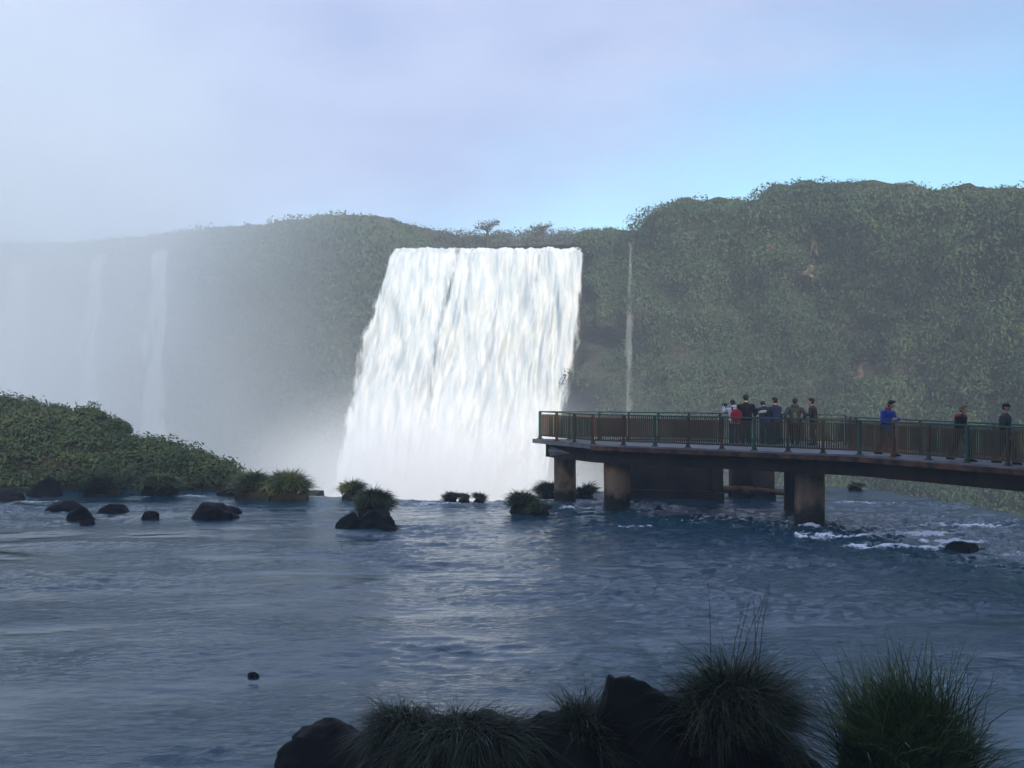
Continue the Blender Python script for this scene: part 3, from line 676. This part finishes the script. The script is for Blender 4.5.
# grassy hummocks along the lip
def W(px, py, dz=0.):    # a point on the water under that pixel
    d = CAMZ*F/(py-HY); return np.array([(px-512)/F*d, d, dz])
def hum(px, py, wpx, hpx, label, seed, n=3200, m='mound', blen=.42, dz=0., **k):
    p = W(px, py, dz); d = p[1]; rx = wpx/F*d/2; h = hpx/F*d
    return grass_mound(p, rx, rx*.8, h*.95, n, blen, label, m, seed, group='grassy hummocks in the river', wdt=.042, **k)
hum(160, 496, 52, 27, 'round dark grassy hummock before the island, left of the foaming water', 1, 2600)
hum(104, 495, 52, 23, 'low dark grassy hummock before the middle of the island', 2, 2400, 'island')
hum(252, 498, 50, 30, 'left half of the large double grassy hummock left of the big fall', 3, 3600, blen=.5)
hum(288, 500, 56, 33, 'right half of the large double grassy hummock left of the big fall', 4, 4200, blen=.55)
hum(352, 499, 30, 19, 'small grassy hummock behind the tufted rock in front of the big fall', 5, 1600)
hum(374, 522, 46, 34, 'shaggy grass tuft growing on the dark rock in midstream', 6, 5200, blen=.42, dz=.15)
for k, (px, wp, lab) in enumerate(((451, 17, 'leftmost of the three tiny grass tufts on the lip before the big fall'), (464, 18, 'middle of the three tiny grass tufts on the lip before the big fall'), (479, 16, 'rightmost of the three tiny grass tufts on the lip before the big fall'))):
    hum(px, 503, wp, 11, lab, 8+k, 700, blen=.3)
hum(523, 513, 38, 24, 'round grassy hummock left of the end of the walkway', 11, 3200)
hum(541, 515, 24, 12, 'low brownish hummock clinging to the right side of the round one', 12, 1300, blen=.3)
hum(548, 498, 30, 16, 'pale grass patch just left of the outermost walkway pillar', 13, 1300, 'island')
hum(584, 497, 26, 12, 'pale grass patch just right of the outermost walkway pillar', 14, 900, 'island')
hum(855, 488.5+1.5, 20, 8, 'tiny grass tuft on the lip seen under the walkway at right', 15, 700, blen=.25)
# river rocks
def rk(px, py, wpx, hpx, label, seed, **k):
    p = W(px, py); d = p[1]; rx = wpx/F*d/2; h = hpx/F*d
    rock((p[0], p[1]+rx*.3, -h*.15), (rx*1.08, rx*.85, h*1.12), label, seed, 4, 'dark rocks in the river', **k)
rk(4, 501, 44, 12, 'flat dark rock at the left edge of the river', 1)
rk(45, 496, 36, 17, 'blocky dark rock against the left part of the island', 2)
rk(60, 511, 34, 12, 'upper pointed rock of the touching pair in the left river', 3)
rk(76, 520, 30, 15, 'wet lower rock of the touching pair in the left river', 4)
rk(87, 525, 16, 7, 'small rock at the foot of the touching pair', 14)
rk(114, 513, 34, 9, 'long low dark rock right of the touching pair', 5)
rk(149, 519, 20, 9, 'small round rock between the two longer rocks', 6)
rk(208, 519, 50, 17, 'widest dark rock in the left part of the river', 7)
rk(231, 513, 22, 8, 'small rock tucked behind the widest rock', 8)
rk(348, 528, 26, 16, 'bluish wet rock at the left foot of the shaggy tuft', 9)
rk(374, 529, 42, 20, 'dark boulder carrying the shaggy grass tuft in midstream', 10)
rk(228, 496, 26, 8, 'dark rock at the left foot of the double hummock', 11)
rk(964, 553, 40, 11, 'low dark rock awash in the rapids at right', 12)
rk(385, 530, 30, 5, 'flat rock edge right of the tufted boulder', 13)
rk(253, 676, 12, 4, 'tiny dark stone breaking the calm water in the left foreground', 15)

# ------------------------------------------------------------------ walkway
DK = 2.51                                                # top of the deck
front = [(1.13, 44.3), (3.02, 41.0), (7.3, 38.2), (11.2, 35.4), (14.0, 31.0), (16.9, 26.5), (20, 21.5)]
far = [(1.13, 44.3), (3.5, 43.95), (8.0, 42.2), (12.25, 40.3), (11.95, 38.2), (13.2, 35.5), (15.15, 31.8), (18.1, 27.2), (21.3, 22.2)]
poly = front+far[::-1][:-1]
walk = empty('walkway', (8, 38, DK)); tag(walk, 'long concrete viewing walkway on pillars with a green and rust railing', 'walkway')
def wpart(o): o.parent = walk; o.matrix_parent_inverse = Matrix.Translation(-Vector(walk.location)); return o
def inset(pl, d):   # shrink a polygon (given counter-clockwise or clockwise) by d
    n = len(pl); area = sum(pl[i][0]*pl[(i+1) % n][1]-pl[(i+1) % n][0]*pl[i][1] for i in range(n)); sg = 1 if area > 0 else -1
    res = []
    for i in range(n):
        p0, p1, p2 = Vector(pl[i-1]), Vector(pl[i]), Vector(pl[(i+1) % n])
        a1 = (p1-p0).normalized(); a2 = (p2-p1).normalized()
        n1 = Vector((-a1.y, a1.x))*sg; n2 = Vector((-a2.y, a2.x))*sg; b_ = (n1+n2); b_ = b_/max(.25, b_.length_squared)*2
        res.append(tuple(p1+b_*d))
    return res
def slab(name, pl, z0, z1, m):
    n = len(pl); V = [(x, y, z0) for x, y in pl]+[(x, y, z1) for x, y in pl]
    Fc = [tuple(range(n)), tuple(range(2*n-1, n-1, -1))]+[(i, i+n, (i+1) % n+n, (i+1) % n) for i in range(n)]
    bm = bmesh.new(); vs = [bm.verts.new(v) for v in V]
    for f in Fc: bm.faces.new([vs[i] for i in f])
    bmesh.ops.recalc_face_normals(bm, faces=bm.faces[:]); bmesh.ops.triangulate(bm, faces=[f for f in bm.faces if len(f.verts) > 4])
    me = bpy.data.meshes.new(name); bm.to_mesh(me); bm.free(); me.materials.append(m); o = bpy.data.objects.new(name, me); COL.objects.link(o); return wpart(o)
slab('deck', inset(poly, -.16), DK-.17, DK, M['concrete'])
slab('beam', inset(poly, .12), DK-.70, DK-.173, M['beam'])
# rust-brown fascia along the front edge of the long side
mb = MB()
for a_, b_ in zip(front[1:-1], front[2:]):
    a_, b_ = Vector(a_), Vector(b_); t = (b_-a_).normalized(); o_ = Vector((t.y, -t.x))*.19
    if o_.y > 0: o_ = -o_
    mb.bar((a_.x+o_.x, a_.y+o_.y, DK-.14), (b_.x+o_.x, b_.y+o_.y, DK-.14), .05, .16)
wpart(mb.build('fascia', mat('rust_edge', (.13, .065, .035), .85, .2, (.03, .022, .018), 2.2, 7, .4, .62)))
# sloping haunch under the outer end
mb = MB(); e0, e1 = Vector(front[0]), Vector(front[1]); c_ = Vector((4.6, 42.3))
top = [Vector(front[0])*.985+c_*.015, Vector(front[1])*.97+c_*.03]; 
mb.tube([(e0.x+.55, e0.y-.35, DK-.45), (e1.x+.5, e1.y+.25, DK-.45)], [.3, .3], 6)
wpart(mb.build('haunch', M['concrete']))
def column(x, y, r, z1, m=M['pillar'], parent=None):
    mb = MB(); n = 24; V = []; zs = np.linspace(-2.5, z1, 12)
    for z in zs:
        for k in range(n):
            t = 2*math.pi*k/n; q = r*(1+.012*math.sin(5*t+z*3)); V.append((x+q*math.cos(t), y+q*math.sin(t), z))
    Fc = [(i*n+k, i*n+(k+1) % n, (i+1)*n+(k+1) % n, (i+1)*n+k) for i in range(len(zs)-1) for k in range(n)]
    mb.add(V, Fc); return wpart(mb.build('pillar', m, None, True))
for px, d, r in ((565, 44.2, .44), (617, 41.6, .50), (809.5, 37.3, .50), (792, 41.2, .30)):
    column((px-512)/F*d, d, r, DK-.69, M['pillar'] if r > .4 else M['wall'])
column(17.6, 27.4, .5, DK-.69)
# railings
H = 1.08
def run(pl, sgn_inset=.0, skip_first=False, step=1.28):
    for si, (a_, b_) in enumerate(zip(pl[:-1], pl[1:])):
        a_, b_ = Vector((*a_, DK)), Vector((*b_, DK)); Ls = (b_-a_).length; n = max(1, round(Ls/step)); t = (b_-a_)/n; td = (b_-a_).normalized()
        nb = Vector((td.y, -td.x, 0))
        for i in range(n+(1 if si == len(pl)-2 else 0)):
            p = a_+t*i; mb = MB(); mb.box((p.x, p.y, DK+H/2), (.085, .085, H), math.atan2(td.y, td.x)); mb.box((p.x, p.y, DK+.012), (.2, .2, .02), math.atan2(td.y, td.x))
            for s_ in (-1, 1): mb.bar((p.x+td.x*.09*s_, p.y+td.y*.09*s_, DK+.02), (p.x+td.x*.03*s_, p.y+td.y*.03*s_, DK+.2), .012, .02)
            wpart(mb.build('post', M['rail_brown'] if (i+si) % 3 else M['rail_green']))
        for i in range(n):
            p, q = a_+t*i+td*.0445, a_+t*(i+1)-td*.0445; mb = MB()
            mb.bar((p.x, p.y, DK+.15), (q.x, q.y, DK+.15), .045, .05); mb.bar((p.x, p.y, DK+H-.10), (q.x, q.y, DK+H-.10), .04, .035)
            k = int((q-p).length/.075)
            for j in range(1, k):
                c = p+(q-p)*j/k; mb.box((c.x, c.y, DK+.13+(H-.24)/2), (.049, .014, H-.27), math.atan2(td.y, td.x))
            wpart(mb.build('railing_panel', M['bars']))
        mb = MB(); mb.bar((a_.x, a_.y, DK+H+.024), (b_.x, b_.y, DK+H+.024), .095, .046)
        wpart(mb.build('handrail', M['rail_green']))
run(front); run(far)
# masonry wall and pier behind, under the deck
def walls(x0, x1, d0, d1, z1, label, m='wall'):
    mb = MB(); a_ = Vector(((x0-512)/F*d0, d0, 0)); b_ = Vector(((x1-512)/F*d1, d1, 0)); n = 14
    mb.bar((a_.x, a_.y, (z1-1.6)/2), (b_.x, b_.y, (z1-1.6)/2), .55, z1+1.6)
    mb.bar((a_.x, a_.y-.05, .12), (b_.x, b_.y-.05, .12), .95, .4)
    tag(mb.build('concrete_wall', M[m]), label, 'wall')
walls(622, 716, 46.2, 45.4, DK-.1, 'dark stained wall standing in the river beneath the viewing platform')
walls(752, 773, 45.6, 45.6, DK-.1, 'short brown wall stub beneath the platform right of the dark pillar', 'wall')
walls(730, 750, 46.2, 46.2, DK-.15, 'dark square pier beneath the platform between the stained wall and the wall stub', 'wall')
walls(713, 722, 45.0, 45.0, DK-.2, 'narrow lighter brown pier at the right end of the dark stained wall', 'wall')
for k, (x0, y0, x1, y1, lab) in enumerate(((722, 490, 800, 495, 'long driftwood log caught below the platform beside the wall stub'), (745, 493, 786, 490.5, 'shorter bleached driftwood log lying across the long one'))):
    p = W(x0, y0+6, .28); q = W(x1, y1+6, .22); mb = MB()
    mb.tube([tuple(p), tuple(p*.6+q*.4+np.array([0, 0, .1])), tuple(q)], [.16-.04*k, .13-.03*k, .07], 8)
    tag(mb.build('driftwood_log', M['wood'], None, True), lab, 'log')

# ------------------------------------------------------------------ people
def cmat(name, c, r=.8): return mat(name, c, r, .2, tuple(x*.7 for x in c), 14, 3, .35, .65)
C = {'blue': cmat('blue_cloth', (.020, .050, .28)), 'navy': cmat('navy_cloth', (.012, .018, .045)), 'black': cmat('black_cloth', (.010, .010, .012)),
     'red': cmat('red_cloth', (.45, .02, .03)), 'white': cmat('white_cloth', (.62, .64, .68)), 'olive': cmat('olive_cloth', (.10, .10, .018)), 'green': cmat('dark_green_cloth', (.035, .045, .038)),
     'brown': cmat('brown_cloth', (.055, .038, .034)), 'beige': cmat('beige_cloth', (.40, .36, .27)), 'darkhair': cmat('dark_hair', (.014, .010, .008), .5), 'fair': cmat('fair_hair', (.22, .12, .06), .6), 'shoe': cmat('shoe', (.02, .018, .016)),
     'eye': mat('eye', (.01, .008, .006), .2, .5), 'lip': mat('lip', (.30, .10, .08), .5)}
def person(px, d, h, face, label, top, legs, hair='darkhair', stride=.0, bend=0., lookdown=0., arms='hang', top2=None, extra=None, cap=False, group=None, pose=None):
    """face: heading in degrees, 0 = +X (to the right of the picture). Local +X is forward."""
    root = empty('person', ((px-512)/F*d, d, DK+.001), R(face)); k = h/1.75; root.scale = (k*1.12, k*1.18, k)
    tag(root, label, 'person', group)
    hipz = .92-.03*abs(stride); hip = Vector((0, 0, hipz))
    be = R(bend); fw = Vector((math.sin(be), 0, math.cos(be)))
    waist = hip+fw*.15; chest = hip+fw*.40; neck = hip+fw*.545; lk = R(bend+lookdown); hd = Vector((math.sin(lk), 0, math.cos(lk)))
    head = neck+hd*.165+Vector((.02, 0, 0)); 
    # legs: stride is half the step length
    L_ = {}
    for s_, sx_ in ((1, 1), (-1, -1)):
        fx = stride*sx_; ank = Vector((fx, .09*s_, .085+(.04 if fx < -.1 else 0))); knee = Vector((fx*.5+.045+(.03 if fx < 0 else 0), .095*s_, .49)); L_[s_] = (Vector((0, .09*s_, hipz-.03)), knee, ank)
    sh = {s_: chest+fw*.06+Vector((0, .19*s_, 0)) for s_ in (1, -1)}
    A_ = {}
    for s_ in (1, -1):
        if arms == 'hang': sw = -.5*stride*s_; el = sh[s_]+Vector((sw*.5-.02, .06*s_, -.28)); wr = el+Vector((sw*.8+.05, 0, -.24))
        elif arms == 'rail': el = sh[s_]+Vector((.10, .09*s_, -.25)); wr = el+Vector((.24, -.03*s_, .01))
        elif arms == 'up': el = sh[s_]+Vector((.12, .10*s_, -.20)); wr = el+Vector((.12, -.12*s_, .24))
        elif arms == 'camera':
            if s_ == 1: el = sh[s_]+Vector((.14, .10, -.14)); wr = el+Vector((.14, -.02, .22))
            else: el = sh[s_]+Vector((.05, -.10, -.26)); wr = el+Vector((.18, .08, .1))
        elif arms == 'front': el = sh[s_]+Vector((.04, .09*s_, -.26)); wr = el+Vector((.22, -.10*s_, .03))
        elif arms == 'pocket': el = sh[s_]+Vector((-.07, .12*s_, -.26)); wr = el+Vector((.10, -.05*s_, -.19))
        A_[s_] = (sh[s_], el, wr)
    # --- body: one continuous surface, head with face, five-fingered hands
    b = MB()
    b.tube([hip-fw*.05, waist, chest, neck-fw*.03], [(.15, .10), (.13, .09), (.16, .11), (.06, .055)], 14)
    b.tube([neck-fw*.06, neck+hd*.07], [.056, .052], 10)
    b.ball(head+hd*.02, (.094, .074, .108)); b.ball(head+Vector((.035, 0, -.055)), (.058, .052, .055))
    b.ball(head+Vector((.10, 0, -.018)), (.020, .013, .022)); b.ball(head+Vector((.093, 0, -.002)), (.010, .034, .010))
    for s_ in (1, -1): b.ball(head+Vector((-.005, .076*s_, -.008)), (.018, .010, .03))
    for s_ in (1, -1):
        p0, p1, p2 = A_[s_]; b.tube([p0, p1, p2], [.045, .036, .025], 8)
        d_ = (p2-p1).normalized(); sd_ = Vector((0, 1, 0)); palm = p2+d_*.05
        b.ball(palm, (.036, .022, .045)); side = d_.cross(sd_).normalized()
        for f in range(4):
            st = palm+side*(.027-.018*f)+d_*.03; ln = (.066, .076, .070, .054)[f]; cu = Vector((0, -s_, 0))
            b.tube([st, st+d_*ln*.5+cu*.006, st+d_*ln*.9+cu*.022], [.0105, .0095, .0075], 6)
        st = palm+side*.026-d_*.01; b.tube([st, st+side*.028+d_*.022, st+side*.034+d_*.05], [.012, .011, .009], 6)
        q0, q1, q2 = L_[s_]; b.tube([q0, q1, q2], [.08, .052, .036], 8); b.tube([q2+Vector((-.04, 0, -.035)), q2+Vector((.14, 0, -.055))], [.035, .025], 8)
    b.build('body', M['skin'], root, True, .011)
    for s_ in (1, -1):
        e_ = MB(); e_.ball(head+Vector((.083, .030*s_, .008)), (.008, .012, .008), 8, 6); e_.build('eye', C['eye'], root, True)
    e_ = MB(); e_.ball(head+Vector((.088, 0, -.058)), (.008, .024, .007), 8, 6); e_.build('mouth', C['lip'], root, True)
    # --- clothes
    j = MB(); j.tube([hip-fw*.14, hip, waist, chest-fw*.03, chest+fw*.07, neck-fw*.02, neck+fw*.015], [(.185, .145), (.19, .15), (.175, .135), (.205, .145), (.19, .125), (.085, .08), (.075, .07)], 16)
    for s_ in (1, -1):
        p0, p1, p2 = A_[s_]; j.tube([p0+Vector((0, -.05*s_, .0)), p0+Vector((0, 0, -.01)), p0.lerp(p1, .5), p1, p1.lerp(p2, .5), p2], [.07, .078, .066, .060, .052, .044], 12)
    j.build('jacket', C[top], root, True, .016)
    if top2 == 'band':
        g = MB(); c_ = waist.lerp(chest, .55); g.tube([c_-fw*.045, c_+fw*.045], [(.212, .158), (.214, .160)], 24); g.build('jacket_stripe', C['beige'], root, True)
    if top2 == 'redshoulder':
        g = MB(); 
        for s_ in (1, -1): g.ball(sh[s_]+Vector((-.01, -.05*s_, .045)), (.095, .10, .045))
        g.build('shoulder_yoke', C['red'], root, True)
    if top2 == 'olivefront':
        g = MB(); c_ = waist; g.tube([hip-fw*.16, waist+fw*.13], [(.12, .155), (.10, .15)], 16); g.build('vest', C['olive'], root, True)
    t = MB()
    t.tube([hip-fw*.10+Vector((0, 0, -.02)), hip, hip+fw*.09], [(.15, .12), (.165, .13), (.155, .12)], 14)
    for s_ in (1, -1):
        q0, q1, q2 = L_[s_]; t.tube([q0+Vector((0, 0, .03)), q0.lerp(q1, .5), q1, q1.lerp(q2, .5), q2+Vector((0, 0, -.02))], [.105, .09, .072, .066, .060], 12)
    t.build('trousers', C[legs], root, True, .016)
    for s_ in (1, -1):
        q2 = L_[s_][2]; f = MB(); lift = q2.z-.085
        f.tube([q2+Vector((-.085, 0, -.05)), q2+Vector((0, 0, -.035)), q2+Vector((.10, 0, -.045)), q2+Vector((.18, 0, -.058))], [(.034, .034), (.045, .048), (.044, .036), (.030, .022)], 10); f.build('shoe', C['shoe'], root, True, .014)
    hb = MB()
    if cap:
        hb.ball(head+hd*.055+Vector((-.008, 0, 0)), (.106, .088, .075)); hb.tube([head+hd*.05+Vector((.07, 0, .01)), head+hd*.045+Vector((.16, 0, -.005))], [(.07, .012), (.055, .008)], 12)
        hb.build('cap', C['black'], root, True, .012)
        hb = MB(); hb.ball(head+Vector((-.035, 0, .0)), (.075, .080, .075)); hb.build('hair', C[hair], root, True, .014)
    else:
        hb.ball(head+hd*.045+Vector((-.022, 0, 0)), (.100, .090, .098)); hb.ball(head+Vector((-.045, 0, -.02)), (.066, .078, .075)); hb.ball(head+hd*.10+Vector((.03, .015, 0)), (.06, .06, .035)); hb.build('hair', C[hair], root, True, .013)
    if extra == 'hood':
        g = MB(); g.ball(neck+Vector((-.07, 0, .0)), (.08, .13, .085)); g.build('hood', C[top], root, True)
    if extra == 'collar':
        g = MB(); g.tube([neck-fw*.05, neck+fw*.05], [(.09, .085), (.085, .08)], 14); g.build('collar', C['red'], root, True)
    return root, dict(chest=chest, waist=waist, sh=sh, head=head, neck=neck, A=A_)
def to_world(root, v): return Matrix.LocRotScale(root.location, root.rotation_euler, root.scale) @ v
G1 = 'visitors walking along the walkway'; G2 = 'visitors looking out from the platform'
person(886, 34.9, 1.80, -55, 'person in a bright blue jacket and dark blue trousers walking with head bowed', 'blue', 'navy', stride=.22, bend=7, lookdown=22, arms='front', group=G1, extra='collar')
person(960, 32.7, 1.68, -52, 'person with fair hair in a black jacket with red shoulders striding along', 'black', 'black', 'fair', stride=.27, bend=4, lookdown=8, top2='redshoulder', group=G1)
person(1005, 31.5, 1.76, -45, 'person wearing a black cap and dark grey green jacket near the right edge', 'green', 'black', stride=.22, bend=1, arms='hang', cap=True, group=G1)
rt, jj = person(734.5, 41.25, 1.66, 95, 'person in a white jacket carrying a round red backpack on the platform', 'white', 'navy', 'darkhair', bend=14, lookdown=12, arms='camera', extra='hood', group=G2)
# backpack worn by the white-jacketed visitor: a thing of its own
bp = empty('backpack', to_world(rt, jj['waist']+Vector((-.25, 0, -.02)))); bp.rotation_euler = rt.rotation_euler
tag(bp, 'round red backpack with a pale stripe worn over a white jacket', 'backpack')
g = MB(); g.ball((0, 0, .06), (.16, .23, .26), 18, 12); g.ball((-.09, 0, -.03), (.08, .14, .11), 14, 10); g.build('bag', C['red'], bp, True, .014)
g = MB(); g.bar((-.178, -.10, .0), (-.178, .10, .0), .012, .03); g.build('stripe', C['white'], bp)
for s_ in (1, -1):
    g = MB(); g.tube([(.08, .09*s_, .2), (.16, .11*s_, .34), (.22, .11*s_, .40)], [(.03, .01)]*3, 8); g.build('strap', C['black'], bp)
cm = MB(); v = to_world(rt, jj['A'][1][2]+Vector((.06, -.05, .08))); cm.box(v, (.16, .09, .10), .1); cm.tube([v+Vector((0, .04, 0)), v+Vector((0, .12, 0))], [.035, .038], 12)
tag(cm.build('camera', C['black']), 'small black camera held up by the person in the white jacket', 'camera')
person(746, 41.2, 1.84, 85, 'tall person in a black jacket standing behind the red backpack', 'black', 'navy', bend=3, arms='rail', group=G2)
person(765.5, 40.95, 1.72, 90, 'person in a navy jacket with a beige back stripe leaning over the rail', 'navy', 'navy', bend=26, lookdown=25, arms='rail', top2='band', group=G2)
person(776, 40.9, 1.74, 125, 'person in a dark navy jacket turned left beside the leaning one', 'navy', 'black', bend=3, arms='rail', group=G2)
person(795, 40.5, 1.72, 75, 'person in a grey coat with an olive green back standing alone', 'green', 'black', bend=4, arms='pocket', top2='olivefront', extra='hood', group=G2)
person(814, 40.4, 1.72, 155, 'person in a brown jacket facing left at the right end of the group', 'brown', 'black', bend=6, arms='front', group=G2)

# ------------------------------------------------------------------ foreground bank
for k, (x, y, z, sx_, sy_, sz_, sd2, lab) in enumerate((
        (-2.15, 14.05, -.15, 1.0, .9, .78, 21, 'low rounded black boulder at the left end of the foreground bank'),
        (-.75, 13.4, -.1, 1.3, 1.0, .95, 22, 'black boulder under the drooping grass of the foreground bank'),
        (.65, 13.1, .0, 1.2, 1.0, 1.05, 26, 'black boulder low in the middle of the foreground bank'),
        (1.55, 13.0, .42, .85, .8, 1.10, 29, 'tall black boulder standing between the two grassy parts of the foreground bank'),
        (2.75, 12.8, .0, 1.35, 1.0, 1.0, 24, 'sloping black boulder below the grass clump with seed stalks'),
        (4.6, 13.0, -.5, 1.2, 1.0, .65, 25, 'low black boulder under the fresh green grass at bottom right'))):
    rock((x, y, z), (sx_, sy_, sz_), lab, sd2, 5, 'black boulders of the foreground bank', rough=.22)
GF = 'grass clumps on the foreground bank'
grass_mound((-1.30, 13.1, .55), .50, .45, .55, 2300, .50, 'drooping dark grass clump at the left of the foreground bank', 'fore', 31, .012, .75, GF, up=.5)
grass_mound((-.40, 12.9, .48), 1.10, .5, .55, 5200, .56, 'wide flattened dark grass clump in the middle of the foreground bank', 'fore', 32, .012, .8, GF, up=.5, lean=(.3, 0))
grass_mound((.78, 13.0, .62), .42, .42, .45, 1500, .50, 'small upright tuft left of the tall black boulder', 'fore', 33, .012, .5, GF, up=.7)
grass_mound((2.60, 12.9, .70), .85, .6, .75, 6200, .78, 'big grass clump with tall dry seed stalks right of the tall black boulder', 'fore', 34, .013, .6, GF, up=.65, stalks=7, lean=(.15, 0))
grass_mound((4.60, 12.8, .05), 1.2, .7, .72, 4200, 1.20, 'fresh green upright grass clump at bottom right', 'fore_green', 36, .021, .30, GF, up=1.0)

# ------------------------------------------------------------------ air
def volume(name, lo, hi, label, col, dens, aniso=.0, field=None):
    mb = MB(); c = [(a_+b_)/2 for a_, b_ in zip(lo, hi)]; mb.box(c, [b_-a_ for a_, b_ in zip(lo, hi)])
    m = bpy.data.materials.new(name); m.use_nodes = True; t = m.node_tree; t.nodes.remove(t.nodes['Principled BSDF'])
    v = N(t, 'ShaderNodeVolumePrincipled'); v.inputs['Color'].default_value = (*col, 1); v.inputs['Density'].default_value = dens; v.inputs['Anisotropy'].default_value = aniso
    t.links.new(v.outputs[0], t.nodes['Material Output'].inputs['Volume'])
    if field: field(t, v)
    tag(mb.build(name, m), label, None, None, 'stuff')
volume('haze', (-300, -75, -39), (160, 262, 62), 'thin bluish air filling the gorge', (.86, .95, 1.0), .0013)
def mist_field(t, v):
    l = t.links.new; g = N(t, 'ShaderNodeNewGeometry'); tot = None
    nz_ = N(t, 'ShaderNodeTexNoise'); nz_.inputs['Scale'].default_value = .035; nz_.inputs['Detail'].default_value = 3; l(g.outputs['Position'], nz_.inputs['Vector'])
    nr = N(t, 'ShaderNodeMapRange'); nr.inputs['From Min'].default_value = .3; nr.inputs['From Max'].default_value = .7; nr.inputs['To Min'].default_value = .45; nr.inputs['To Max'].default_value = 1.5
    l(nz_.outputs['Fac'], nr.inputs[0])
    for (c, r, s_) in MIST:
        sb = N(t, 'ShaderNodeVectorMath', operation='SUBTRACT'); sb.inputs[1].default_value = c; l(g.outputs['Position'], sb.inputs[0])
        dv = N(t, 'ShaderNodeVectorMath', operation='DIVIDE'); dv.inputs[1].default_value = r; l(sb.outputs[0], dv.inputs[0])
        ln = N(t, 'ShaderNodeVectorMath', operation='LENGTH'); l(dv.outputs[0], ln.inputs[0])
        mr = N(t, 'ShaderNodeMapRange', interpolation_type='SMOOTHSTEP'); mr.inputs['From Min'].default_value = 0; mr.inputs['From Max'].default_value = 1
        mr.inputs['To Min'].default_value = s_; mr.inputs['To Max'].default_value = 0; l(ln.outputs['Value'], mr.inputs[0])
        if tot is None: tot = mr.outputs[0]
        else:
            a_ = N(t, 'ShaderNodeMath', operation='ADD'); l(tot, a_.inputs[0]); l(mr.outputs[0], a_.inputs[1]); tot = a_.outputs[0]
    mu = N(t, 'ShaderNodeMath', operation='MULTIPLY'); l(tot, mu.inputs[0]); l(nr.outputs[0], mu.inputs[1]); l(mu.outputs[0], v.inputs['Density'])
MIST = [((-32, 74, 0), (44, 26, 16), .014), ((-98, 142, 20), (92, 62, 70), .054), ((-18, 126, -24), (46, 28, 34), .035), ((12, 130, -26), (30, 24, 34), .030)]
MAIN_MIST = MIST
MIST = [((-15, 130, -16), (24, 13, 24), .16), ((-4, 129, -18), (24, 12, 27), .16)]
volume('spray_plume', (-48, 114, -38.5), (28, 147, 6), 'bright white spray thrown up at the foot of the big fall', (.97, .98, 1.0), .02, -.38, mist_field)
MIST = MAIN_MIST
volume('spray_mist', (-165, 50, -38.5), (55, 205, 61.5), 'pale spray mist drifting from the foot of the falls', (.88, .95, 1.0), .02, .0, mist_field)
